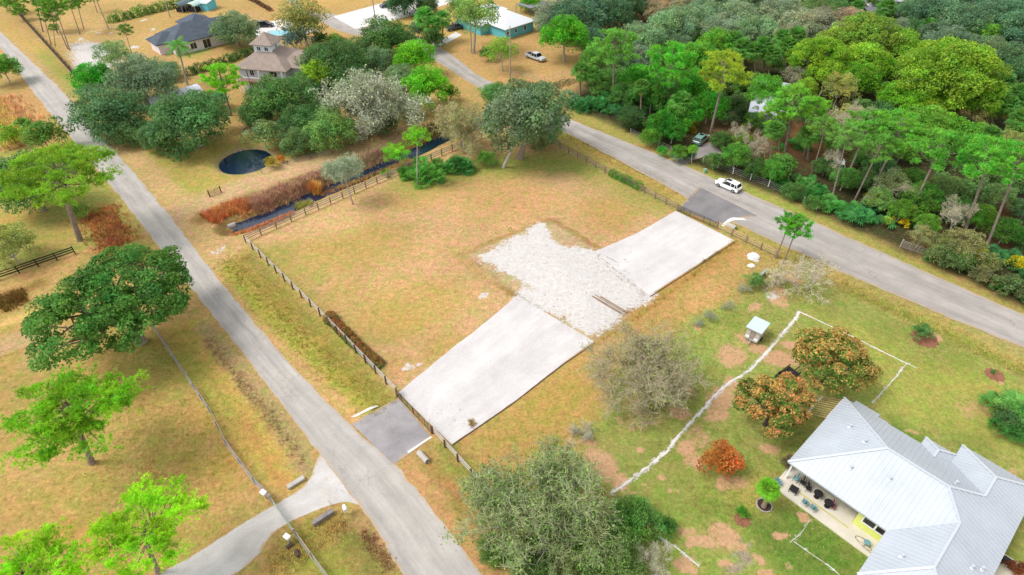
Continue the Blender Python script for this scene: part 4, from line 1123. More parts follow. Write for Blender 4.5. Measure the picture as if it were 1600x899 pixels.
wire_fence([V2(410, 272), V2(450, 258), V2(520, 240)], 'low wire fence beside the pond and dirt track', m_post=M['bark_dark'], spacing=4, hgt=1.0, wires=3)
wire_fence([V2(800, 118), V2(850, 128), V2(905, 112)], 'faint wire fence across the field below the silver pickup', m_post=M['bark_pale'], spacing=3)
farm_gate('timber_gate', V2(328, 308), V2(346, 301), 'broken brown timber gate standing alone beside the pond track', M['wood_dark'], hgt=1.1, bars=3, leaves=1, posts=M['wood_dark'])

# ------------------------------------------------------------------ utility poles and overhead lines
def pole(x, y, hgt, label, arm=0.0, rz=0.0, m_=None, r0=.17):
    r = empty('utility_pole', G3(x, y), rz); tag(r, label, 'utility pole', 'timber utility poles')
    b = MB(); b.tube([(0, 0, -.2), (0, 0, hgt)], [r0, r0 * .62], 10); b.build('pole', m_ or M['wood_grey'], r)
    if arm:
        b = MB(); b.box((0, 0, hgt - .5), (arm, .12, .14)); ar = b.build('crossarm', m_ or M['wood_grey'], r)
        for s_ in (-1, 1):
            i_ = MB(); i_.tube([(s_ * arm * .45, 0, hgt - .43), (s_ * arm * .45, 0, hgt - .15)], [.07, .1], 8); i_.build('insulator', M['plastic_white'], ar)
    return r
pole(588, 42, 12, 'slim utility pole standing in dry grass beside the pale concrete driveway')
pole(266, 27, 12, 'slim utility pole beside the arched canopy shelters')
pole(170, 46, 12, 'slim utility pole at the end of the long green hedge, upper left')
pole(797, 122, 12, 'tall utility pole in front of the turquoise house')
pole(737, 84, 9, 'short utility pole near the tall grey-trunked trees and the dark pickup')
# grey wire-and-rail fence with a long metal gate across the side road
GF = lambda x, y: Vector(G(x, y, 1.0))
STG = mat('weathered_grey', Cc(158, 152, 156), .8, noise=.2, nscale=2)
rail_fence('wire_rail_fence', [GF(236, 505), GF(255, 533), GF(300, 601), GF(324, 636), GF(350, 688), GF(394, 748), GF(420, 774)], 'wavering grey wire-and-rail fence running from under the spreading oak down to the side road', m_post=STG, m_rail=STG, hgt=1.25, rails=(.3, .7, 1.12), spacing=3, rw=.05, rh=.1, pw=.1)
rail_fence('wire_rail_fence', [GF(461, 833), GF(485, 866), GF(512, 902), GF(560, 966)], 'brownish grey wire-and-rail fence below the side road gate, leaving by the bottom edge', m_post=STG, m_rail=M['wood_grey'], hgt=1.25, rails=(.3, .7, 1.12), spacing=3, rw=.05, rh=.1, pw=.1)
farm_gate('sliding_gate', GF(422, 777), GF(459, 830), 'long grey-green metal gate standing across the side road mouth', mat('grey_green_metal', Cc(150, 160, 154), .5, metal=.3), hgt=1.2, bars=4, leaves=1, posts=STG)
for (x_, y_, lb) in [(416, 769, 'white gate operator box on a post, at the upper end of the metal gate'), (453, 838, 'white gate operator box on a post, at the lower end of the metal gate')]:
    p_ = G3(x_, y_, 1.1); t = empty('gate_operator', (p_.x - .25, p_.y - .1, 0), RZ1 + .3); tag(t, lb, 'gate motor', 'gate operator boxes')
    x = MB(); x.box((0, 0, .5), (.1, .1, 1.0)); x.build('post', M['steel'], t)
    x = MB(); x.box((0, 0, 1.12), (.55, .4, .28)); x.box((0, 0, 1.285), (.62, .46, .05)); x.build('housing', M['plastic_white'], t)

# ------------------------------------------------------------------ vehicles
def loft(mb, secs, mi=0, caps=True):
    "secs: list of closed rings with the same number of points"
    n = len(secs[0]); b = len(mb.v)
    for s_ in secs: mb.v += [tuple(p) for p in s_]
    for i in range(len(secs) - 1):
        for k in range(n):
            k2 = (k + 1) % n; mb.f.append((b + i * n + k, b + i * n + k2, b + (i + 1) * n + k2, b + (i + 1) * n + k)); mb.m.append(mi)
    if caps:
        mb.f.append(tuple(b + k for k in range(n))[::-1]); mb.m.append(mi); e = b + (len(secs) - 1) * n
        mb.f.append(tuple(e + k for k in range(n))); mb.m.append(mi)
def carpaint(name, c): return mat(name, c, .25, metal=.1, spec=.6)
def vehicle(name, loc, rz, label, kind, paint, cat, L_=4.6, Wd=1.85):
    r = empty(name, loc, rz); tag(r, label, cat)
    hw = Wd / 2; z0 = .28
    def ring(x, w_, zb, zt, tuck=.12):
        return [(x, -w_ + .06, zb), (x, -w_, zb + .14), (x, -w_, (zb + zt) / 2 + .05), (x, -w_ + tuck * .5, zt - .05), (x, -w_ + tuck * 1.4, zt), (x, w_ - tuck * 1.4, zt), (x, w_ - tuck * .5, zt - .05), (x, w_, (zb + zt) / 2 + .05), (x, w_, zb + .14), (x, w_ - .06, zb)]
    b = MB(); h2 = L_ / 2
    if kind == 'suv':
        prof = [(-h2, .80, .5, .92), (-h2 + .12, .93, z0, 1.02), (-h2 + .8, 1, z0, 1.06), (-.3, 1, z0, 1.04), (.9, 1, z0, 1.02), (h2 - .55, .97, z0, .94), (h2 - .12, .88, z0 + .02, .80), (h2, .74, .4, .66)]
    else:
        prof = [(-h2, .95, .45, .98), (-h2 + .06, 1, .42, 1.02), (-.9, 1, .4, 1.04), (.9, 1, .4, 1.06), (h2 - .5, .98, .4, 1.02), (h2 - .1, .94, .42, .95), (h2, .86, .5, .82)]
    loft(b, [ring(x, hw * w_, zb, zt) for x, w_, zb, zt in prof]); body = b.build('body', paint, r, smooth=False)
    # cabin: dark glass with a painted roof and pillars
    if kind == 'suv': cb = [(-h2 + .18, 1.0), (-h2 + .55, 1.56), (.25, 1.6), (1.05, 1.0)]
    else: cb = [(-.75, 1.03), (-.55, 1.72), (.75, 1.74), (1.35, 1.05)]
    g = MB(); hb, ht = hw * .93, hw * .74
    zb = cb[0][1]
    P = [(cb[0][0], hb, zb), (cb[1][0], ht, cb[1][1]), (cb[2][0], ht, cb[2][1]), (cb[3][0], hb, cb[3][1])]
    for a_, b_ in ((0, 1), (2, 3)): g.poly([(P[a_][0], -P[a_][1], P[a_][2]), (P[b_][0], -P[b_][1], P[b_][2]), (P[b_][0], P[b_][1], P[b_][2]), (P[a_][0], P[a_][1], P[a_][2])])
    for s_ in (-1, 1): g.poly([(p[0], s_ * p[1], p[2]) for p in P])
    g.build('windows', M['glass_dark'], r)
    rf = MB(); loft(rf, [[(x, -w_, z), (x, -w_ + .1, z + .05), (x, w_ - .1, z + .05), (x, w_, z)] for x, w_, z in [(cb[1][0] - .05, ht + .01, cb[1][1] - .03), ((cb[1][0] + cb[2][0]) / 2, ht + .03, cb[1][1] + .02), (cb[2][0] + .05, ht + .01, cb[2][1] - .03)]])
    for s_ in (-1, 1):
        for (xa, za), (xb, zb_) in ((cb[0], cb[1]), (cb[3], cb[2])): rf.beam((xa, s_ * hb, za), (xb, s_ * ht, zb_), .08, .09)
        xm = (cb[1][0] + cb[2][0]) / 2; rf.beam((xm, s_ * (hb + .005), 1.0), (xm, s_ * (ht + .01), cb[1][1]), .05, .08)
        if kind == 'suv': rf.beam((xm - .75, s_ * (hb + .005), 1.0), (xm - .75, s_ * (ht + .01), cb[1][1]), .05, .08)
    rf.build('roof_panel', paint, r)
    if kind == 'suv':
        sr = MB(); sr.box((.0, 0, 1.665), (.8, .75, .02)); sr.build('sunroof', M['glass_dark'], r)
    else:
        bd = MB(); bd.box((-h2 + (h2 - .8) / 2 + .06, 0, 1.045), (h2 - .95, Wd * .78, .03)); bd.build('cargo_bed', M['rubber'], r)
        for s_ in (-1, 1):
            q = MB(); q.beam((-h2 + .05, s_ * (hw - .1), 1.09), (-.8, s_ * (hw - .1), 1.09), .12, .12); q.build('bed_rail', paint, r)
        q = MB(); q.beam((-h2 + .06, -hw + .1, 1.07), (-h2 + .06, hw - .1, 1.07), .08, .14); q.build('tailgate', paint, r)
    wr = .35 if kind == 'suv' else .39
    for x in (-h2 + .85, h2 - .88):
        for s_ in (-1, 1):
            y0, y1 = s_ * (hw - .2), s_ * (hw + .015)
            wb = MB(); wb.tube([(x, y0, wr), (x, y1, wr)], wr, 18); wo = wb.build('wheel', M['rubber'], r)
            rb_ = MB(); rb_.tube([(x, y1, wr), (x, y1 + s_ * .015, wr)], wr * .62, 14); rb_.build('rim', M['rim'], wo)
    for s_ in (-1, 1):
        q = MB(); q.box((h2 - .12, s_ * hw * .68, .74), (.2, .34, .12)); q.build('headlight', M['plastic_white'], r)
        q = MB(); q.box((-h2 + .06, s_ * hw * .76, .86), (.12, .22, .2)); q.build('tail_light', mat('red_lens', (.35, .02, .02), .3), r)
        q = MB(); q.box((.85, s_ * (hw + .09), 1.05), (.14, .2, .12)); q.build('mirror', paint, r)
    for x, t_ in ((h2 - .02, .5), (-h2 + .02, .46)):
        q = MB(); q.box((x, 0, t_), (.1, Wd * .8, .2)); q.build('bumper', DK if kind == 'suv' else M['steel'], r)
    return r
def heading(p0, p1): a_, b_ = V2(*p0), V2(*p1); return math.atan2((b_ - a_).y, (b_ - a_).x)
vehicle('parked_suv', G3(1137, 294), heading((1152, 300), (1122, 287)), 'white SUV with dark windows parked on the verge of the upper road', 'suv', carpaint('white_car_paint', (.8, .82, .84)), 'car')
vehicle('parked_suv', G3(605, 11), heading((618, 8), (592, 13)), 'dark green-black SUV parked on the pale concrete driveway', 'suv', carpaint('dark_green_paint', (.02, .035, .035)), 'car')
vehicle('pickup_truck', G3(837, 93), heading((825, 89), (850, 98)), 'silver crew-cab pickup parked on dry grass below the turquoise house', 'pickup', carpaint('silver_paint', (.5, .52, .54)), 'pickup', 5.7, 2.0)
vehicle('pickup_truck', G3(712, 46), heading((700, 49), (725, 44)), 'dark grey pickup half hidden beside the white-roofed house', 'pickup', carpaint('dark_blue_paint', (.06, .08, .1)), 'pickup', 5.7, 2.0)
vehicle('parked_car', G3(415, 42), 0.1, 'small black car in the pale yard behind the cupola house', 'suv', carpaint('black_paint_car', (.015, .015, .018)), 'car')
vehicle('parked_car', G3(1094, 222), .9, 'faded green car beneath trees at the end of the grey side drive', 'suv', carpaint('faded_green_paint', Cc(120, 165, 150)), 'car')
vehicle('parked_car', G3(992, 44), .3, 'small dark car on bare ground at the edge of the far oaks', 'suv', carpaint('dark_olive_paint', (.05, .06, .04)), 'car')
vehicle('parked_van', G3(1309, 262), 1.2, 'white vehicle glimpsed deep in the woods behind a leaning pine', 'suv', carpaint('white_van_paint', (.75, .8, .82)), 'car')

# ------------------------------------------------------------------ yard objects
# white shed trailer on the lawn
rz = math.atan2(-E2.y, -E2.x) + .12
t = empty('trailer_shed', G3(1178, 527), rz); tag(t, 'small white shed on wheels standing on the lawn beside the white gravel line', 'shed')
x = MB(); x.box((0, 0, 1.32), (2.3, 1.75, 1.75)); x.build('wall', mat('grey_white_panel', Cc(206, 202, 196), .7, noise=.12, nscale=2), t)
x = MB(); roof_faces(x, [[Vector((-1.35, -1.05, 2.22)), Vector((1.45, -1.05, 2.34)), Vector((1.45, 1.05, 2.34)), Vector((-1.35, 1.05, 2.22))]], .09); x.build('roof', mat('pale_blue_roof', Cc(206, 220, 228), .5), t)
x = MB(); x.box((1.165, 0, 1.2), (.03, .7, 1.3)); dd = x.build('door', mat('weathered_door', Cc(168, 152, 142), .8, noise=.3, nscale=5), t)
x = MB(); x.box((1.2, .25, 1.2), (.05, .05, .12)); x.build('handle', M['steel'], dd)
x = MB(); x.box((1.17, 0, 2.08), (.05, 1.7, .14)); x.build('awning_rail', DK, t)
x = MB(); x.box((0, 0, .4), (2.6, 1.6, .12)); x.beam((1.3, 0, .4), (2.2, 0, .4), .12, .12); x.build('chassis', M['steel'], t)
x = MB(); x.box((1.24, -.55, .75), (.1, .5, .35)); x.box((1.24, .55, .75), (.1, .5, .35)); x.build('step_box', M['plastic_white'], t)
for s_ in (-1, 1):
    wb = MB(); wb.tube([(0, s_ * .85, .3), (0, s_ * 1.02, .3)], .3, 16); wb.build('wheel', M['rubber'], t)
# black utility trailer under the mango
t = empty('utility_trailer', G3(1228, 592), math.atan2(E2.y, E2.x) - .1); tag(t, 'black open utility trailer parked between the two mango trees', 'trailer')
x = MB(); x.box((0, 0, .55), (3.0, 1.5, .08)); 
for s_ in (-1, 1): x.beam((-1.5, s_ * .75, .95), (1.5, s_ * .75, .95), .06, .06); x.beam((-1.5, s_ * .75, .75), (1.5, s_ * .75, .75), .06, .06)
for xx in (-1.5, 0, 1.5):
    for s_ in (-1, 1): x.beam((xx, s_ * .75, .55), (xx, s_ * .75, .98), .05, .05)
x.beam((1.5, 0, .5), (2.7, 0, .5), .1, .1); x.build('bed', DK, t)
for s_ in (-1, 1):
    wb = MB(); wb.tube([(-.2, s_ * .8, .32), (-.2, s_ * 1.0, .32)], .32, 16); wb.build('wheel', M['rubber'], t)
# boards lying across the sand
for i, (p0, p1, wv, lb) in enumerate([((925, 465), (970, 491), .24, 'leftmost long board of three lying on the white sand'), ((929, 463), (974, 488), .2, 'middle long board of three lying on the white sand'), ((938, 466), (979, 490), .2, 'rightmost long board of three lying on the white sand')]):
    a_, b_ = V2(*p0), V2(*p1); b = MB(); c_ = (a_ + b_) / 2
    b.beam((a_.x - c_.x, a_.y - c_.y, .22 + .012 * i), (b_.x - c_.x, b_.y - c_.y, .20 + .015 * i), wv, .07)
    tag(b.build('timber_board', M['wood'] if i != 1 else M['wood_grey'], loc=(c_.x, c_.y, .05)), lb, 'board', 'boards lying on the sand')
a_, b_ = V2(948, 402), V2(966, 412); b = MB(); b.tube([(a_.x, a_.y, .07), ((a_.x + b_.x) / 2, (a_.y + b_.y) / 2 + .05, .09), (b_.x, b_.y, .07)], [.035, .03, .015], 6)
tag(b.build('fallen_stick', M['bark']), 'thin stick lying on the upper white sand drive', 'stick')
a_, b_ = V2(1027, 624), V2(1050, 630); b = MB(); b.beam((a_.x, a_.y, .12), (b_.x, b_.y, .14), .35, .1)
tag(b.build('timber_board', mat('raw_board', Cc(214, 196, 130), .8)), 'short yellowish board on the grass under the bare grey tree', 'board')
for pts_, lb in [([(707, 696), (800, 632), (880, 570), (930, 536)], 'thin dark timber edging along the right side of the lower sand drive'), ([(1016, 464), (1082, 422), (1149, 378)], 'thin dark timber edging along the right side of the upper sand drive')]:
    x = MB(); P_ = [V2(*p) for p in pts_]; o_ = P_[0]
    for p, q in zip(P_[:-1], P_[1:]): x.beam((p.x - o_.x, p.y - o_.y, .05), (q.x - o_.x, q.y - o_.y, .05), .07, .13)
    tag(x.build('timber_edging', M['wood_dark'], loc=(o_.x, o_.y, 0)), lb, 'edging')
# white bags / heap near the two young trees
def lump(name, x, y, s, m_, label, cat, seed, flat=.6, z=0.0):
    n = 12; b = MB(); r_ = np.random.RandomState(seed); rings = []
    for j in range(7):
        ph = math.pi / 2 * j / 6; rr = math.cos(ph) * s; zz = math.sin(ph) * s * flat
        rings.append([(rr * (1 + .3 * (r_.rand() - .5)) * math.cos(2 * math.pi * k / n), rr * (1 + .3 * (r_.rand() - .5)) * math.sin(2 * math.pi * k / n) * .8, zz * (1 + .2 * (r_.rand() - .5))) for k in range(n)])
    loft(b, rings); o = b.build(name, m_); o.location = G3(x, y, z); tag(o, label, cat); return o
lump('bulk_bag', 1177, 402, .95, M['plastic_white'], 'large crumpled white bulk bag on the grass near the board fence end', 'bag', 1, .7)
lump('bulk_bag', 1174, 416, .55, M['plastic_white'], 'smaller torn white bag just below the large one', 'bag', 2, .6)
x = MB(); x.beam((-.9, 0, .6), (.9, 0, .75), .05, 1.1); o = x.build('plastic_sheet', mat('blue_green_sheet', Cc(150, 190, 196), .4, noise=.2), loc=G3(1187, 430)); o.rotation_euler = (.5, 0, .9)
tag(o, 'blue-green plastic sheet leaning on weeds below the white bags', 'sheet')
# culvert ends
def culvert(x, y, rz, r_, label, m_, length=1.6):
    t = empty('culvert_pipe', G3(x, y, -.02), rz); tag(t, label, 'culvert')
    b = MB(); n = 16
    ro = [[(xx, rr * math.cos(2 * math.pi * k / n), r_ * .3 + rr * math.sin(2 * math.pi * k / n)) for k in range(n)] for xx, rr in ((-length, r_), (0, r_), (0, r_ * .86), (-length * .3, r_ * .86))]
    loft(b, ro, caps=False); b.build('pipe', m_, t)
    b = MB(); b.poly([(-length * .3, r_ * .86 * math.cos(2 * math.pi * k / n), r_ * .3 + r_ * .86 * math.sin(2 * math.pi * k / n)) for k in range(n)]); b.build('bore_shade_disc', M['rubber'], t)  # black disc set inside the bore, standing in for the pipe's shaded interior
    return t
culvert(668, 722, RZ1, .32, 'dark culvert mouth in the ditch below the lower gate', M['concrete'])
culvert(1149, 358, RZ1, .42, 'dark culvert mouth beside the north apron and pale board fence', M['concrete'])
culvert(368, 352, math.atan2((V2(430, 329) - V2(385, 346)).y, (V2(430, 329) - V2(385, 346)).x), .45, 'large grey culvert at the near end of the water-filled ditch', M['rock'], 1.2)
a_, b_ = V2(450, 764), V2(476, 748); x = MB(); x.beam((a_.x, a_.y, .18), (b_.x, b_.y, .2), .4, .34); x.beam((a_.x, a_.y, .36), (b_.x, b_.y, .38), .5, .06)
tag(x.build('culvert_headwall', M['concrete']), 'low whitish concrete culvert edge at the corner above the side road', 'headwall')
a_, b_ = V2(490, 822), V2(522, 801); x = MB(); x.beam((a_.x, a_.y, .28), (b_.x, b_.y, .28), .36, .56); x.beam((a_.x, a_.y, .585), (b_.x, b_.y, .585), .46, .06)
tag(x.build('culvert_headwall', mat('dark_concrete', Cc(140, 134, 132), .9, noise=.3, nscale=2)), 'long grey concrete headwall below the side road mouth', 'headwall')
t = empty('marker_sign', G3(542, 804), .5); tag(t, 'small white box on a short post near the road corner', 'mailbox')
x = MB(); x.tube([(0, 0, 0), (0, 0, 1.0)], .045, 6); x.build('post', M['steel'], t)
x = MB(); x.box((0, 0, 1.12), (.36, .6, .3)); x.tube([(0, -.3, 1.27), (0, .3, 1.27)], .18, 10); x.build('box', M['plastic_white'], t)
for (x_, y_, lb) in [(453, 854, 'upper cut log lying beside the utility pole base'), (465, 866, 'lower cut log lying beside the utility pole base')]:
    b = MB(); b.tube([(-.35, 0, .2), (.35, 0, .2)], .2, 10); o = b.build('cut_log', M['bark_dark'], loc=G3(x_, y_)); o.rotation_euler = (0, 0, .8 if y_ < 860 else 2.2); tag(o, lb, 'log', 'cut logs')
# rocks round the pond
rk = []
for i in range(30):
    if i % 2 == 0 or i > 6:
        an = 2 * math.pi * i / 30; rr = 1.12 + rnd.uniform(-.03, .05); s_ = rnd.uniform(.22, .42)
        b = MB(); n = 7; rings = []
        for j in range(4):
            ph = math.pi / 2 * j / 3.2; rings.append([(math.cos(ph) * s_ * rnd.uniform(.8, 1.1) * math.cos(2 * math.pi * k / n), math.cos(ph) * s_ * .8 * math.sin(2 * math.pi * k / n), math.sin(ph) * s_ * .6) for k in range(n)])
        loft(b, rings); o = b.build('pond_rock', M['rock'], loc=(PC[0] + PONDR[0] * rr * math.cos(an), PC[1] + PONDR[1] * rr * math.sin(an), -.5)); rk.append(o)
        tag(o, 'pale rock in the ring edging the round pond', 'rock', 'rocks around the pond')
# small ring bed with a sapling
for (x_, y_, rr, lb) in [(391, 203, 1.5, 'pale stone ring bed around the base of a dark tree above the pond'), (1194, 790, .75, 'round black edging ring at the foot of the small banana-like palm')]:
    b = MB(); c0 = G3(x_, y_); b.tube([(rr * math.cos(2 * math.pi * k / 24), rr * math.sin(2 * math.pi * k / 24), .08) for k in range(25)], .11 if rr > 1 else .07, 6)
    tag(b.build('edging_ring', M['rock'], loc=c0), lb, 'garden edging')
    b = MB(); b.poly([(rr * .95 * math.cos(2 * math.pi * k / 24), rr * .95 * math.sin(2 * math.pi * k / 24), .04) for k in range(24)])
    o = b.build('mulch_bed', M['mulch'] if rr > 1 else mat('dark_mulch', Cc(70, 50, 46), 1, noise=.3, nscale=6), loc=c0); tag(o, kind='structure')
for (x_, y_, rr) in [(1445, 530, 1.6), (1160, 812, .8), (1554, 586, 1.1)]:
    b = MB(); c0 = G3(x_, y_); b.poly([(rr * (1 + .12 * math.sin(k * 2.3)) * math.cos(2 * math.pi * k / 28), rr * (1 + .12 * math.sin(k * 2.3)) * math.sin(2 * math.pi * k / 28), .035) for k in range(28)])
    tag(b.build('mulch_bed', M['mulch'], loc=c0), kind='structure')
# little green hydrant-like box on the verge
t = empty('service_riser', G3(1101, 270), .3); tag(t, 'small pale green utility riser on the verge left of the white car', 'utility box')
x = MB(); x.box((0, 0, .35), (.5, .4, .7)); x.box((0, 0, .73), (.56, .46, .06)); x.build('housing', mat('pale_green_box', Cc(140, 190, 160), .6), t)
# ------------------------------------------------------------------ vegetation prototypes
def unit(v): return v / (np.linalg.norm(v, axis=-1, keepdims=True) + 1e-9)
def sphere(rs, n): return unit(rs.normal(size=(n, 3)))

def leaf_quads(P, N, rs, L, Wd, jit=.9):
    n = len(P); nn = unit(N + rs.normal(size=(n, 3)) * jit)
    t = unit(np.cross(nn, rs.normal(size=(n, 3)))); b = np.cross(nn, t)
    l = (L * (.7 + .6 * rs.rand(n)))[:, None] / 2; w = (Wd * (.7 + .6 * rs.rand(n)))[:, None] / 2
    return np.stack([P - t * l, P + b * w - nn * w * .25, P + t * l, P - b * w - nn * w * .25], 1)

def limbs(rs, C, rad, trunk_h, r0, low=.35, nmain=6):
    "trunk and limbs from (0,0,-trunk_h) into clump centres C; returns list of (pts, radii)"
    out = []; base = np.array([0, 0, -trunk_h]); fork = np.array([rs.uniform(-.2, .2), rs.uniform(-.2, .2), -trunk_h * low])
    mid = (base + fork) / 2 + np.array([rs.uniform(-.15, .15), rs.uniform(-.15, .15), 0])
    out.append(([base, base + [0, 0, trunk_h * .06], mid, fork], [r0 * 1.35, r0 * 1.0, r0 * .85, r0 * .7]))
    az = np.arctan2(C[:, 1], C[:, 0]); k = np.floor((az + np.pi) / (2 * np.pi) * nmain).astype(int) % nmain
    for m in range(nmain):
        idx = np.where(k == m)[0]
        if len(idx) == 0: continue
        cen = C[idx].mean(0); hub = fork + (cen - fork) * .55 + rs.normal(size=3) * rad * .04; q = fork + (hub - fork) * .5 + rs.normal(size=3) * rad * .05
        out.append(([fork - [0, 0, .1], q, hub], [r0 * .55, r0 * .42, r0 * .3]))
        for i in idx:
            if rs.rand() < .85:
                e = C[i]; h = hub + (e - hub) * .5 + rs.normal(size=3) * rad * .05 + [0, 0, -rad * .03]
                out.append(([hub, h, e], [r0 * .26, r0 * .16, r0 * .06]))
    return out

def broad(seed, R, zr, ncl, nleaf, L, rcl=(.2, .3), zmin=-.3, gap=.0, thf=1.0, trunk_r=.3, droop=0.0, flush=None, twigs=0, core=.55):
    rs = np.random.RandomState(seed); C = []; rr = []
    for i in range(ncl):
        z = zmin + (1 - zmin) * ((i + .5) / ncl) ** .85; a_ = i * 2.39996 + rs.uniform(-.35, .35)
        q = math.sqrt(max(0, 1 - min(1, z) ** 2)); f = rs.uniform(.62, .9)
        C.append([R * f * q * math.cos(a_), R * f * q * math.sin(a_), R * zr * z * rs.uniform(.7, .95)]); rr.append(R * rs.uniform(*rcl))
    for i in range(int(ncl * core)):
        d = sphere(rs, 1)[0] * R * rs.uniform(.1, .55); d[2] = abs(d[2]) * zr * .9; C.append(list(d)); rr.append(R * rs.uniform(*rcl))
    C = np.array(C); rr = np.array(rr)
    # outer scraggle
    ph = rs.uniform(0, 6.28, 3); azc = np.arctan2(C[:, 1], C[:, 0]); wob = 1 + .13 * np.sin(2 * azc + ph[0]) + .10 * np.sin(3 * azc + ph[1]) + .07 * np.sin(5 * azc + ph[2])
    C[:, :2] *= wob[:, None]
    V = []; T = []
    per = nleaf / len(C)
    for c, r in zip(C, rr):
        n = int(per * (r / rr.mean()) ** 2 * rs.uniform(.7, 1.25)); d = sphere(rs, n)
        d[:, 2] = np.where(rs.rand(n) < .72, np.abs(d[:, 2]), d[:, 2])
        # sub-clumps inside a clump make the outline ragged
        sub = sphere(rs, 9); k = rs.randint(0, 9, n); dd = unit(d * .75 + sub[k] * .75)
        rad = r * (.5 + .62 * rs.rand(n) ** .6)[:, None]
        P = c + dd * rad * np.array([1.1, 1.1, .78])
        if droop: P[:, 2] -= droop * (np.hypot(P[:, 0], P[:, 1]) / R) ** 2 * R * .3
        V.append(leaf_quads(P, dd * .8 + np.array([0, 0, .7]), rs, L, L * .55))
        ct = rs.uniform(.76, 1.22); st = rs.uniform(.85, 1.15, 9)[k]; lt = ct * st * rs.uniform(.72, 1.28, n)
        col = np.stack([lt * rs.uniform(.88, 1.18), lt, lt * rs.uniform(.85, 1.1)], 1)
        if flush is not None:
            fl = (rs.rand(n) < flush[0] * (.5 + 1.0 * (rs.rand() > .25))) & (dd[:, 2] > -.1)
            col[fl] = np.array(flush[1]) * rs.uniform(.7, 1.3, (fl.sum(), 1))
        T.append(col)
    lm = limbs(rs, C, R, R * zr * .7 * thf + R * .35 * thf, trunk_r * R / 4)
    return dict(V=np.concatenate(V), T=np.concatenate(T), R=R, zc=R * zr * .7 * thf + R * .35 * thf, limbs=lm, k=4)

def pine(seed, R, zr, ncl, ntuft, nb=12, L=.34):
    rs = np.random.RandomState(seed); C = []
    for i in range(ncl):
        z = -.55 + 1.5 * ((i + .5) / ncl); z = min(z, .95); a_ = i * 2.39996 + rs.uniform(-.5, .5); q = math.sqrt(max(0.02, 1 - abs(z) ** 2.2)) * rs.uniform(.35, 1.0)
        C.append([R * q * math.cos(a_), R * q * math.sin(a_), R * zr * z + rs.uniform(-.2, .2)])
    C = np.array(C); V = []; T = []
    for c in C:
        cr = rs.uniform(.1, .185) * R; n = int(ntuft / ncl * rs.uniform(.7, 1.3)); dirn = unit(np.array([c[0], c[1], R * .35]))
        P = c + rs.normal(size=(n, 3)) * np.array([cr, cr, cr * .3]) * .62
        axis_ = unit(dirn[None] * .6 + np.array([0, 0, .9]) + rs.normal(size=(n, 3)) * .35)
        ct = rs.uniform(.78, 1.22)
        for j in range(nb):
            d = unit(axis_ * rs.uniform(.3, 1.0, (n, 1)) + sphere(rs, n) * 1.0); s = unit(np.cross(d, sphere(rs, n)))
            l = L * rs.uniform(.7, 1.25, (n, 1)); w = L * .16
            V.append(np.stack([P - s * w * .5, P + s * w * .5, P + d * l + s * w * .35, P + d * l - s * w * .35], 1))
            t = ct * rs.uniform(.78, 1.25, n); T.append(np.stack([t * rs.uniform(.9, 1.15), t, t], 1))
    out = []; top = np.array([0, 0, R * zr * .8]); base = np.array([0, 0, -R * zr * 1.0])
    out.append(([base, base * .5 + [.1, .05, 0], [0, 0, 0], top], [R * .05, R * .042, R * .032, R * .012]))
    for c in C:
        if rs.rand() < .85:
            z0 = max(-R * zr * .75, c[2] - np.hypot(c[0], c[1]) * rs.uniform(.25, .6)); s = np.array([0, 0, z0]); m = (s + c) / 2 + [0, 0, -.04 * R]
            out.append(([s, m, c], [R * .012, R * .009, R * .004]))
    return dict(V=np.concatenate(V), T=np.concatenate(T), R=R, zc=R * 2.3, limbs=out, k=4)

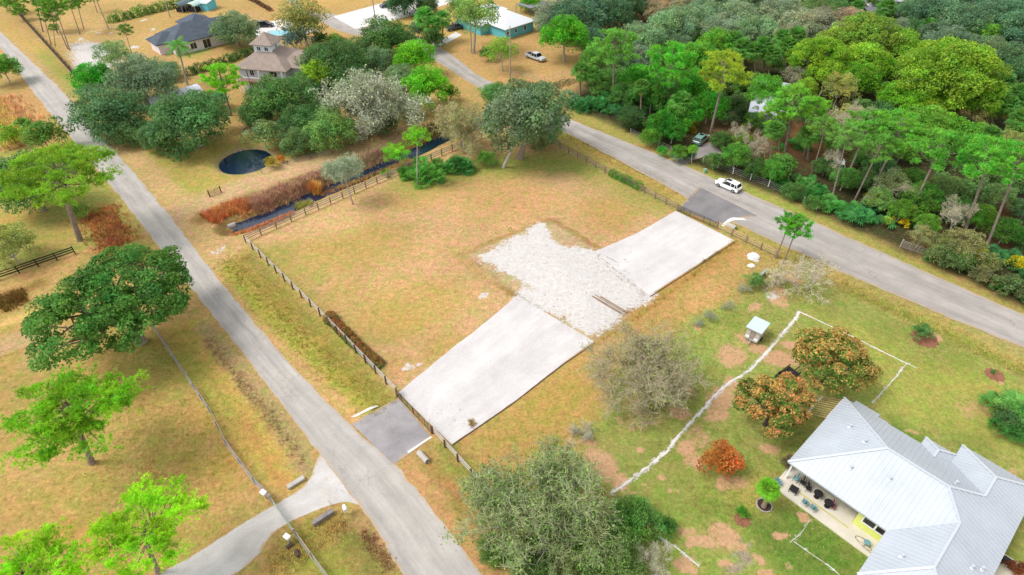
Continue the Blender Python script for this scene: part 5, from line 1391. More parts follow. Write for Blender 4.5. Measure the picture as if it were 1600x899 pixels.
def bare(seed, R, zr, levels=5, leaves=0, L=.2, r0=.16, stems=4, spread=.75, leafcol=None, curl=.25, twig_w=1.0):
    "leafless or thin-leaved spreading tree: tapering three-sided twigs"
    rs = np.random.RandomState(seed); V = []; T = []; limbs_ = []; tips = []
    zc = R * zr * .9
    def grow(p, d, l, r, lev):
        n = 4; pts = [p]; q = p.copy(); dd = d.copy()
        for i in range(n):
            dd = unit(dd + rs.normal(size=3) * curl * .5 + np.array([0, 0, .05 if lev < 2 else -.02])); q = q + dd * l / n; pts.append(q)
        rad = [r * (1 - .55 * i / n) for i in range(n + 1)]
        if lev < 3: limbs_.append((pts, rad))
        else:
            w = max(r, .012) * twig_w
            for i in range(n):
                a_, b_ = pts[i], pts[i + 1]; t = unit(b_ - a_); s = unit(np.cross(t, rs.normal(size=3))); u = np.cross(t, s); ra, rb = w * (1 - .5 * i / n), w * (1 - .5 * (i + 1) / n)
                c_ = [s, -s * .5 + u * .87, -s * .5 - u * .87]
                for k in range(3): V.append([a_ + c_[k] * ra, a_ + c_[(k + 1) % 3] * ra, b_ + c_[(k + 1) % 3] * rb, b_ + c_[k] * rb]); T.append([1.0 * rs.uniform(.85, 1.15)] * 3)
        if lev >= levels: tips.append(pts[-1]); tips.append(pts[2]); return
        kids = rs.randint(3, 5) + (1 if lev >= 2 else 0)
        for k in range(kids):
            f = rs.uniform(.35, 1.0) if k else 1.0; i = min(n - 1, int(f * n)); sp = pts[i] + (pts[i + 1] - pts[i]) * (f * n - i)
            nd = unit(dd + rs.normal(size=3) * spread + np.array([0, 0, .08])); grow(sp, nd, l * rs.uniform(.55, .78), rad[-1] * rs.uniform(.55, .85), lev + 1)
    base = np.array([0, 0, -zc])
    for s in range(stems):
        a_ = 2 * math.pi * s / stems + rs.uniform(-.4, .4); tilt = rs.uniform(.35, .95) if stems > 1 else .05
        grow(base + np.array([.15 * math.cos(a_), .15 * math.sin(a_), 0]), unit(np.array([math.cos(a_) * tilt, math.sin(a_) * tilt, 1.0])), R * .62, r0, 0)
    V = np.array(V, dtype=float); T = np.array(T)
    ext = np.percentile(np.hypot(V[..., 0], V[..., 1]), 97); k = R / ext; V[..., :2] *= k
    limbs_ = [([np.array([p[0] * k, p[1] * k, p[2]]) for p in pts], rad) for pts, rad in limbs_]
    tips = np.array(tips); tips[:, :2] *= k
    if leaves:
        idx = rs.randint(0, len(tips), leaves); P = tips[idx] + rs.normal(size=(leaves, 3)) * R * .05
        Q = leaf_quads(P, np.tile([0, 0, 1.], (leaves, 1)), rs, L, L * .45, 1.5); lc = np.array(leafcol or (.6, .9, .4))
        V = np.concatenate([V, Q]); T = np.concatenate([T, lc[None] * rs.uniform(.6, 1.4, (leaves, 1))])
    return dict(V=V, T=T, R=R, zc=zc, limbs=limbs_, k=4)

def fan_frond(rs, org, az, el, stem, rad, V, T, tint, nb=13, droop=.3):
    d = np.array([math.cos(az) * math.cos(el), math.sin(az) * math.cos(el), math.sin(el)]); side = np.array([-math.sin(az), math.cos(az), 0]); up = np.cross(d, side)
    up = -up if up[2] < 0 else up
    hub = org + d * stem; w = .02
    V.append([org - side * w, org + side * w, hub + side * w, hub - side * w]); T.append([tint * .9] * 3)
    for i in range(nb):
        a_ = (i / (nb - 1) - .5) * 3.6; dirn = d * math.cos(a_) + side * math.sin(a_); l = rad * (1 - .12 * abs(a_)) * rs.uniform(.9, 1.08)
        s = unit(np.cross(dirn, up)); m = hub + dirn * l * .6 + up * .05 * rad; e = hub + dirn * l - np.array([0, 0, droop * rad * rs.uniform(.6, 1.3)]); ww = rad * .085
        t = tint * rs.uniform(.8, 1.2)
        V.append([hub, m + s * ww, e, m - s * ww]); T.append([t] * 3)

def cabbage_palm(seed, h=9, R=1.9, n=34, dead=6):
    rs = np.random.RandomState(seed); V = []; T = []; top = np.zeros(3)
    for i in range(n):
        el = math.radians(80 - 115 * (i / n) + rs.uniform(-8, 8)); fan_frond(rs, top, i * 2.4 + rs.uniform(-.2, .2), el, R * .5, R * .62, V, T, rs.uniform(.8, 1.2))
    for i in range(dead):
        k = len(V); fan_frond(rs, top + [0, 0, -.25], rs.uniform(0, 6.28), math.radians(-65 + rs.uniform(-12, 12)), R * .35, R * .5, V, T, 1.0)
        for j in range(k, len(V)): T[j] = [3.2, 1.25, 1.2]
    V = np.array(V); T = np.array(T)
    base = np.array([0, 0, -h])
    lm = [([base, base * .6 + [.12, .05, 0], base * .3 + [.08, .1, 0], np.zeros(3)], [.24, .19, .18, .22])]
    return dict(V=V, T=T, R=R, zc=h, limbs=lm, k=4)

def palmetto(seed, R=2.6, hubs=8, n=11):
    rs = np.random.RandomState(seed); V = []; T = []
    for k in range(hubs):
        o = np.array([rs.normal() * R * .42, rs.normal() * R * .42, rs.uniform(0, .7)])
        for i in range(n): fan_frond(rs, o, i * 2.4 + rs.uniform(-.3, .3), math.radians(rs.uniform(8, 75)), rs.uniform(.6, 1.1) * R * .38, R * .34, V, T, rs.uniform(.7, 1.3), 9, .35)
    V = np.array(V); V[..., 2] -= .9
    return dict(V=V, T=np.array(T), R=R, zc=.9, limbs=[([np.array([0, 0, -.9]), np.array([0.1, 0, -.3])], [.16, .12])], k=4)

def feather_palm(seed, h=10, R=3.4, n=17):
    rs = np.random.RandomState(seed); V = []; T = []
    for i in range(n):
        az = i * 2.4; el = math.radians(72 - 75 * i / n); pts = []; p = np.zeros(3); d = np.array([math.cos(az) * math.cos(el), math.sin(az) * math.cos(el), math.sin(el)]); side = np.array([-math.sin(az), math.cos(az), 0])
        t = rs.uniform(.8, 1.2)
        for s in range(12):
            q = p + d * R / 11; V.append([p - side * .025, p + side * .025, q + side * .02, q - side * .02]); T.append([t] * 3)
            if s > 1:
                for sg in (-1, 1):
                    for k_ in range(2):
                        o = p + (q - p) * k_ * .5; l = R * .26 * math.sin(math.pi * min(.95, (s + 2) / 14)); e = o + side * sg * l + d * l * .5 - np.array([0, 0, l * .55]); w = unit(d) * .07
                        tt = t * rs.uniform(.8, 1.2); V.append([o - w, o + w, e + w * .3, e - w * .3]); T.append([tt] * 3)
            p = q; d = unit(d - np.array([0, 0, .15]))
    base = np.array([0, 0, -h])
    return dict(V=np.array(V), T=np.array(T), R=R, zc=h, limbs=[([base, base * .5, base * .15, np.zeros(3)], [.26, .2, .17, .15])], k=4)

MATOF = {}
PROTO = {}
def add_proto(key, fn, variants, leafmat, barkmat, **kw):
    PROTO[key] = []
    for i in range(variants):
        p = fn(seed=hash_(key) + i * 17, **kw)
        p['mesh'] = faces_mesh(key + '_crown', p['V'], 4, M[leafmat], p['T'])
        b = MB()
        for pts, rad in p['limbs']: b.tube(pts, rad, 6 if max(rad) > .05 else 4, cap=False)
        p['tmesh'] = b.mesh(key + '_trunk', M[barkmat], True); p['bark'] = barkmat
        del p['V'], p['T']; PROTO[key].append(p)
def hash_(s): return sum(ord(c) * (i + 3) for i, c in enumerate(s)) % 9999
add_proto('live_oak', broad, 1, 'leaf', 'bark', R=8.6, zr=.5, ncl=70, nleaf=24000, L=.36, rcl=(.09, .155), zmin=-.3, trunk_r=.3, core=.25)
add_proto('oak', broad, 3, 'leaf', 'bark', R=5, zr=.62, ncl=40, nleaf=13000, L=.32, rcl=(.17, .29), zmin=-.75, core=.5, thf=.8, trunk_r=.2)
add_proto('lush', broad, 3, 'leaf', 'bark_pale', R=4.5, zr=.85, ncl=32, nleaf=10000, L=.36, rcl=(.2, .3), zmin=-.5, trunk_r=.18)
add_proto('airy', broad, 2, 'leaf', 'bark_pale', R=4.0, zr=.8, ncl=30, nleaf=5200, L=.26, rcl=(.15, .25), zmin=-.4, trunk_r=.13, core=.4)
add_proto('lushL', broad, 2, 'leaf', 'bark_pale', R=8.0, zr=.75, ncl=90, nleaf=30000, L=.4, rcl=(.12, .2), zmin=-.4, trunk_r=.13, core=.3)
add_proto('bush', broad, 3, 'leaf', 'bark_dark', R=1.6, zr=.75, ncl=16, nleaf=2200, L=.22, rcl=(.26, .38), zmin=-.5, trunk_r=.12)
add_proto('mango', broad, 2, 'leaf', 'bark_dark', R=4.6, zr=.62, ncl=46, nleaf=15000, L=.3, rcl=(.13, .2), zmin=-.4, trunk_r=.22, flush=(.52, (5.4, 1.5, 3.0)), core=.3)
add_proto('pineL', pine, 2, 'needle', 'bark', R=5.2, zr=.3, ncl=66, ntuft=2500, nb=13, L=.29)
add_proto('pine', pine, 3, 'needle', 'bark', R=3.4, zr=.75, ncl=42, ntuft=760, nb=12, L=.38)
add_proto('bareL', bare, 1, 'twig', 'bark_pale', R=7.5, zr=.62, levels=5, leaves=3600, L=.26, r0=.17, stems=10, leafcol=(.62, 1.05, .26), twig_w=1.9)
add_proto('bareM', bare, 2, 'twig', 'bark_pale', R=4.2, zr=1.0, levels=5, leaves=700, L=.24, r0=.13, stems=3, leafcol=(.7, .95, .5), twig_w=1.1)
add_proto('willow', bare, 2, 'twig', 'bark_pale', R=6.0, zr=.8, levels=5, leaves=9000, L=.26, r0=.15, stems=9, leafcol=(.5, .76, .32), twig_w=2.0)
add_proto('mossy', bare, 1, 'twig', 'bark_pale', R=6.0, zr=.85, levels=5, leaves=9000, L=.36, r0=.2, stems=5, leafcol=(.62, .72, .52), twig_w=1.5)
add_proto('palm', cabbage_palm, 3, 'leaf', 'palm_bark')
add_proto('palmetto', palmetto, 3, 'leaf', 'palm_bark')
add_proto('royal', feather_palm, 1, 'leaf', 'bark_pale')

DISPLAY = dict(live_oak='oak_tree', oak='oak_tree', lush='broadleaf_tree', lushL='broadleaf_tree', airy='airy_tree', bush='shrub', mango='mango_tree', pineL='pine_tree', pine='pine_tree', bareL='bare_tree', bareM='bare_tree', willow='willow_tree', mossy='mossy_tree', palm='palm_tree', palmetto='palmetto_clump', royal='feather_palm')
CATS = dict(bush='shrub', palm='palm', palmetto='palmetto', royal='palm')
PLANTED = []; COUNT = {}
def T(kind, cx, cy, w, col, label=None, base=None, zs=1.0, group=None, var=None, zc=None, k=1.0, rot=0.0):
    P = PROTO[kind]; COUNT[kind] = COUNT.get(kind, 0) + 1
    p = P[(var if var is not None else COUNT[kind] * 7 // 3) % len(P)]; R = p['R']
    if base is not None:
        bx, by = G(*base); s = w * DEPTH(bx, by, 5) / FPX / (2 * R)
        lo, hi = .3, 40                                             # height of the crown centre above the base
        for _ in range(40):
            mid = (lo + hi) / 2
            if PX((bx, by, mid))[1] > cy: lo = mid
            else: hi = mid
        z = (lo + hi) / 2; xx = (cx - 800) / FPX * DEPTH(bx, by, z)
        dx = xx - bx
    else:
        s = 1.0
        for _ in range(5):
            z = zc if zc else p['zc'] * s * zs
            bx, by = G(cx, cy, z); s = w * DEPTH(bx, by, z) / FPX / (2 * R)
        z = zc if zc else p['zc'] * s * zs; dx = 0
    rz = rnd.uniform(0, 6.283) + rot
    r = empty(DISPLAY[kind], (bx, by, 0))
    cr = link('crown', p['mesh'], r, (dx, 0, z)); cr.scale = (s, s, s * zs ** .5 if base is None else s); cr.rotation_euler = (0, 0, rz)
    v = rnd.uniform(.9, 1.1); c = Cc(*col, k=.8 * k); v *= 1.85 if max(col) < 150 else 1.18
    rt = col[0] / col[1]; hx, bx = (1.25, .76) if rt < .62 else ((1.1, .86) if rt < .76 else (1.0, .95)); cr.color = (c[0] * v * hx, c[1] * v, c[2] * v * bx, 1)
    if base is not None or zc or zs != 1:
        b = MB(); ca, sa = math.cos(rz), math.sin(rz)
        def tr(q): return (dx + (q[0] * ca - q[1] * sa) * s, (q[0] * sa + q[1] * ca) * s, z + q[2] * s)
        first = True; zmin = p['limbs'][0][0][0][2]
        if base is not None or zc:
            t0 = p['limbs'][0]; top = t0[0][-1]; f = tr(top); rr = t0[1]; low = Vector((0, 0, -.15)); mid = Vector(f).lerp(low, .5) + Vector((rnd.uniform(-.15, .15), rnd.uniform(-.1, .1), 0))
            rb_ = max(.09, rr[0] * s) if kind not in ('palm', 'royal') else .24
            if kind in ('bareM', 'bareL', 'willow', 'mossy'):
                jn = tr((0, 0, -p['zc'])); b.tube([(0, 0, -.15), jn], [r0_ := max(.12, rr[0] * s * 1.6), r0_ * .8], 6)
                ls = p['limbs']
            else:
                b.tube([low, low.lerp(mid, .5), mid, f], [rb_ * 1.2, rb_ * .95, rb_ * .85, rb_ * .55], 7, cap=False); ls = p['limbs'][1:]
        else: ls = p['limbs']
        for pts, rad in ls: b.tube([tr(q) for q in pts], [max(.02, x * s) for x in rad], 5, cap=False)
        b.build('trunk', M[p['bark']], r, True)
    else:
        t = link('trunk', p['tmesh'], r, (0, 0, z)); t.scale = (s, s, s); t.rotation_euler = (0, 0, rz)
    tag(r, label, CATS.get(kind, 'tree'), group)
    if label is None: PLANTED.append((r, kind, col, cx, cy, group))
    return r

DG, BG, LG, YG, GG, BL, PG = (62, 112, 58), (76, 172, 56), (134, 200, 50), (172, 194, 62), (112, 142, 104), (78, 118, 92), (86, 152, 72)
# ---- the fenced lot's surroundings, left side
T('live_oak', 188, 476, 262, (68, 124, 58), 'great spreading dark oak beside the left road, its crown reaching over the grass', var=0, zs=.92, k=.9, rot=1.4)
T('pineL', 114, 644, 186, (128, 194, 46), 'flat-topped lime-green pine with leaning trunk in the lower-left yard', base=(143, 724), var=0, k=1.1)
T('pineL', 230, 824, 158, (152, 212, 46), 'yellow-green pine beside the side road at the bottom left', base=(247, 895), var=1, k=1.15)
T('pineL', 46, 905, 165, (152, 212, 48), 'yellow-green pine cut off by the bottom left corner', base=(90, 990), var=0, k=1.1)
T('oak', 42, 285, 130, (84, 128, 78), 'dull dark tree behind the lime flat-topped tree at the left edge', zc=5.5)
T('pineL', 92, 272, 160, (140, 194, 60), 'lime flat-topped tree with pale spreading limbs beside the left road', base=(125, 376), var=1)
T('lush', 4, 108, 50, (90, 170, 60), 'bright green tree at the left edge above the orange weeds')
T('airy', 14, 388, 96, (150, 166, 88), 'thin olive-green tree at the left edge below the lime flat-topped tree', zs=.7)
T('bush', 128, 330, 34, (110, 150, 66), 'low green bush at the foot of the lime flat-topped tree')
# ---- oaks by the pond
T('lush', 148, 130, 68, (66, 184, 52), 'vivid green tree at the left end of the dark oak group above the pond', k=.9)
T('airy', 178, 92, 66, (96, 132, 86), 'loose grey-green small tree above the dark oak group')
T('oak', 172, 178, 120, (80, 122, 84), 'large dark oak leaning over the left road above the pond', k=.9)
T('oak', 222, 128, 112, (112, 140, 108), 'grey-green oak behind the white hoop greenhouse', k=.9)
T('oak', 298, 192, 135, (78, 124, 78), 'broad dark oak directly above the round pond', k=.9)
T('oak', 250, 215, 70, (88, 128, 82), 'smaller dark oak between the left road and the pond', k=.9)
T('oak', 262, 112, 48, (100, 136, 96), 'small grey-green oak at the foot of the feather palm', zs=.8)
T('royal', 279, 74, 44, (86, 160, 66), 'tall feather palm with smooth pale trunk in front of the slate-roofed bungalow', base=(293, 133), k=1.1)
T('pine', 347, 126, 64, (132, 206, 56), 'round-headed green pine left of the cupola house', base=(361, 181), var=0, k=1.1)
T('pine', 196, 48, 24, (120, 160, 80), 'spindly thin-topped pine behind the grey-green oaks', base=(212, 100), var=1)
T('oak', 368, 48, 78, (100, 132, 98), 'grey-green oak between the slate-roofed bungalow and the cupola house', k=.95)
T('airy', 470, 32, 84, (158, 160, 92), 'thin olive-tan tree by the swimming pool', k=1.1)
T('airy', 476, 42, 70, (140, 156, 84), 'second olive tree overlapping the thin tan one by the pool')
T('bush', 462, 62, 44, (88, 108, 104), 'blue-grey bush below the thin tan tree by the pool')
T('bush', 500, 62, 30, (60, 96, 44), 'dark green bush behind the cupola house wing')
T('bush', 522, 66, 26, (80, 130, 50), 'bright round bush beside the bend of the upper road')
# ---- centre-left grove
for (k_, x_, y_, w_, c_, lb) in [('oak', 436, 160, 112, (74, 122, 72), 'large dark oak at the front corner of the cupola house'), ('oak', 470, 190, 74, (78, 124, 74), 'dark oak just right of the pond, in front of the large oak'), ('bush', 414, 212, 56, (112, 138, 86), 'pale olive bush between the pond and the large dark oak'),
    ('oak', 522, 104, 112, (72, 118, 70), 'dark oak spreading over the cupola house wing'), ('oak', 607, 62, 92, (66, 112, 62), 'dense dark oak beside the bend of the upper road'), ('lush', 496, 122, 62, (176, 220, 46), 'yellow-green tree standing out among the dark oaks'), ('oak', 518, 204, 88, (104, 148, 84), 'soft green tree at the front edge of the grove beside the dirt track'),
    ('oak', 586, 96, 60, (112, 144, 104), 'grey-green tree between the dense oak and the bare silvery tree'), ('oak', 628, 122, 60, (116, 148, 100), 'grey-green tree right behind the bare silvery tree'), ('lush', 648, 92, 66, (116, 212, 54), 'vivid lime tree beside the upper road, upper of two'), ('lush', 668, 138, 76, (108, 200, 52), 'vivid lime tree beside the upper road, lower of two'), ('bush', 703, 146, 30, (92, 160, 46), 'round dense lime shrub beside the upper road')]:
    T(k_, x_, y_, w_, c_, lb, k=.92)
for x_, y_, w_, c_, lb in [(200, 205, 70, (84, 124, 78), 'low dark oak filling the edge of the left road above the pond'), (330, 160, 50, (88, 130, 80), 'small oak behind the broad dark one, right of the hoop greenhouse'), (398, 182, 60, (80, 124, 74), 'dark oak at the left edge of the centre grove'), (462, 222, 60, (96, 132, 84), 'olive oak right of the yellow pond bush'),
    (548, 128, 76, (84, 130, 76), 'dark oak behind the yellow-green tree in the grove'), (476, 140, 76, (76, 122, 72), 'dark oak between the cupola house and the yellow-green tree'), (560, 84, 70, (78, 122, 72), 'dark oak left of the dense one by the road bend'), (636, 168, 50, (110, 146, 90), 'small green tree on the right skirt of the silvery tree'), (600, 195, 50, (120, 150, 96), 'grey-green shrubby tree under the right side of the silvery tree'), (504, 178, 60, (84, 130, 76), 'dark oak left of the silvery tree')]:
    T('oak', x_, y_, w_, c_, lb, k=.95)
T('mossy', 580, 160, 150, (196, 196, 184), 'large bare silvery tree in the centre of the grove beside the dirt track', base=(568, 208), k=1.0)
T('willow', 722, 190, 92, (204, 190, 150), 'thin pale yellowish leafless tree beside the ditch', base=(725, 240), var=1)
T('airy', 650, 216, 44, (120, 210, 50), 'vivid lime regrowth on a broken grey trunk in the palmettos', base=(652, 290), k=.95)
T('airy', 618, 242, 46, (116, 206, 50), 'leaning vivid lime tree hanging over the ditch', base=(650, 262), k=.95)
T('palmetto', 655, 272, 66, (72, 140, 62), 'palmetto clump at the foot of the broken grey trunk', k=1.1)
T('palmetto', 632, 268, 40, (84, 160, 66), 'small palmetto clump on the ditch side of the broken trunk'); T('palmetto', 712, 256, 62, (58, 128, 70), 'dark palmetto clump beside the thin pale leafless tree'); T('palmetto', 684, 262, 44, (80, 150, 66), 'bright palmetto clump between the two larger ones')
T('oak', 826, 180, 146, (116, 150, 104), 'big grey-green oak at the top corner of the fenced lot', base=(812, 248), var=0, k=1.0)
T('airy', 812, 190, 120, (128, 152, 118), 'grey-green tree with a slim forked trunk at the top of the fenced lot', base=(786, 262), var=1)
T('oak', 848, 200, 84, (100, 138, 98), 'dense grey-green oak touching the upper road at the top of the lot', zs=.9); T('oak', 775, 150, 56, (76, 132, 80), 'small dark green tree at the upper left of the big grey-green oak')
T('bush', 768, 205, 34, (96, 168, 66), 'bright green bush behind the fence at the top of the lot'); T('bush', 760, 248, 30, (110, 170, 76), 'light green bush beside the slim forked trunk')
T('willow', 536, 262, 62, (170, 178, 160), 'small grey-green willow standing at the ditch fence', base=(552, 320), var=0)
# ---- beyond the bend
T('palm', 664, 28, 38, (96, 180, 80), 'cluster-topped palm, left of three by the dark pickup', base=(668, 66)); T('palm', 676, 40, 34, (84, 160, 76), 'cabbage palm, middle of three by the dark pickup', base=(680, 72)); T('palm', 692, 30, 30, (96, 170, 90), 'tall palm with drooping fronds, right of three by the dark pickup', base=(690, 66))
T('bush', 652, 48, 34, (104, 130, 96), 'grey-green bush below the palms by the dark pickup'); T('bush', 676, 62, 40, (52, 92, 48), 'dark bush at the feet of the three palms')
T('airy', 742, 26, 92, (128, 172, 88), 'tall thin-leaved tree with several grey trunks left of the turquoise house', base=(740, 82)); T('airy', 722, 14, 60, (116, 160, 84), 'thin-leaved tree behind the tall several-trunked one')
T('airy', 784, 82, 58, (140, 190, 74), 'scrubby light green tree below the turquoise house', base=(786, 112)); T('bush', 762, 84, 28, (66, 116, 62), 'dark bush at the left of the scrubby light green tree')
T('lush', 882, 58, 72, (84, 178, 44), 'dense vivid green tree right of the silver pickup', base=(882, 96), k=.95)
for i, (x_, y_, w_, c_) in enumerate([(905, 30, 100, BL), (870, 22, 70, (120, 136, 116)), (952, 26, 84, (66, 104, 74)), (985, 10, 66, (64, 104, 72)), (920, 60, 60, BL), (1008, 12, 50, BL), (860, 40, 50, (110, 130, 104)), (935, 5, 70, DG), (630, 4, 60, (52, 96, 64)), (668, 8, 40, (60, 100, 60)), (830, 4, 40, (110, 190, 60))]):
    T('oak', x_, y_, w_, c_, group='trees round the turquoise house')
# ---- top-left pines
for (x_, y_, w_, b_) in [(88, 10, 34, (109, 79)), (76, 6, 30, (106, 77)), (80, 24, 36, (90, 52)), (56, 0, 34, (67, 50)), (62, -6, 26, (80, 70)), (30, 16, 26, (39, 32)), (18, 2, 26, (24, 22)), (110, 6, 30, (125, 54)), (122, 2, 26, (131, 46)), (146, -4, 22, (152, 20)), (8, 6, 20, (12, 18)), (84, 44, 16, (86, 72))]:
    T('pine', x_, y_, w_, (104, 172, 66), base=b_, group='tall thin pines at the upper left')
# ---- lower right garden
T('bareL', 1008, 578, 176, (176, 166, 138), 'wide bare grey tree with a few lime leaf tufts beside the white sand drive', var=0)
T('willow', 842, 785, 235, (152, 162, 120), 'large grey-green willow at the bottom centre', var=0, zs=1.0)
T('willow', 905, 850, 150, (150, 164, 118), 'second grey-green willow at the bottom edge, right of the large one', var=1)
T('oak', 945, 872, 130, (92, 126, 70), 'mottled green bushy tree at the bottom edge right of the willow'); T('oak', 992, 812, 90, (84, 132, 66), 'dark green bushy tree at the right side of the willow thicket'); T('bush', 1042, 822, 34, (66, 120, 56), 'small dark bush at the end of the willow thicket')
T('oak', 830, 880, 90, (84, 118, 64), 'low green tree under the bottom of the large willow'); T('bareM', 1030, 880, 80, (184, 178, 162), 'thin bare shrub at the bottom edge beside the white gravel strip')
T('oak', 770, 860, 60, (92, 126, 66), 'green bush between the ditch and the large willow', zs=.7)
T('mango', 1300, 566, 132, (70, 112, 46), 'wide mango tree with salmon new growth, upper right of two', var=0); T('mango', 1208, 634, 124, (78, 114, 50), 'mango tree thick with salmon new growth, lower left of two', var=1)
T('bush', 1127, 720, 60, (188, 112, 58), 'round burnt-orange bush on the lawn left of the metal-roof house', k=1.1)
T('bush', 1160, 800, 20, (70, 160, 50), 'tiny bright green shrub in a mulch ring'); T('palm', 1201, 764, 40, (120, 200, 60), 'small vivid young palm in a round bed beside the patio', base=(1193, 792))
T('bush', 1442, 519, 30, (72, 128, 76), 'small dark green bush alone in a mulch ring on the right-hand lawn'); T('bush', 1552, 581, 9, (90, 140, 80), 'tiny sapling in a mulch ring at the far right of the lawn')
T('palmetto', 1584, 632, 84, (104, 178, 98), 'big-leaved green clump at the right edge, upper of two', k=1.1); T('palmetto', 1590, 668, 70, (84, 158, 84), 'big-leaved green clump at the right edge, lower of two'); T('bush', 1568, 655, 40, (70, 100, 60), 'dark bush inside the big-leaved clumps at the right edge')
T('bush', 1592, 892, 34, (150, 84, 50), 'rust-brown shrub beside the barbecue at the bottom right'); T('bush', 1232, 722, 24, (96, 84, 70), 'dark reddish shrub at the corner of the porch')
T('pine', 1232, 350, 42, (92, 180, 62), 'young slender tree at the board fence end, left of two', base=(1212, 404), var=2); T('pine', 1246, 356, 48, (88, 184, 66), 'young slender tree at the board fence end, right of two', base=(1223, 413), var=1)
T('bareM', 1262, 425, 120, (186, 174, 158), 'low wide bare shrubby tree beside the upper road', var=1, zs=.7)
T('bush', 1180, 440, 30, (96, 140, 80), 'grey-green weed bush below the white bags'); T('bareM', 907, 675, 46, (182, 178, 164), 'small bare grey shrub between the big bare tree and the willow', var=0, zs=.6)
for (x_, y_, w_) in [(1112, 494, 34), (1140, 475, 26), (1092, 505, 22), (1165, 448, 26)]: T('bareM', x_, y_, w_, (160, 168, 140), group='thin saplings along the right of the sand drive', zs=.7)
T('bush', 1035, 237, 20, (60, 140, 56), 'small round bush at the mouth of the grey side drive'); T('bush', 1077, 243, 22, (40, 96, 56), 'dark conical bush beside the grey side drive'); T('lush', 1083, 234, 18, (130, 205, 60), 'small lime sapling beside the dark conical bush', base=(1081, 256))
T('bush', 424, 254, 22, (180, 170, 60), 'yellow bush on the bank beside the pond'); T('bush', 438, 249, 14, (214, 150, 60), 'small orange bush right of the yellow one by the pond')
T('palmetto', 36, 192, 40, (80, 130, 60), 'dark palmetto among the orange weeds at the left edge'); T('bush', 20, 212, 40, (150, 190, 60), 'lime bush among the orange weeds at the left edge'); T('bush', 70, 212, 60, (100, 150, 66), 'low green bush above the lime flat-topped tree')

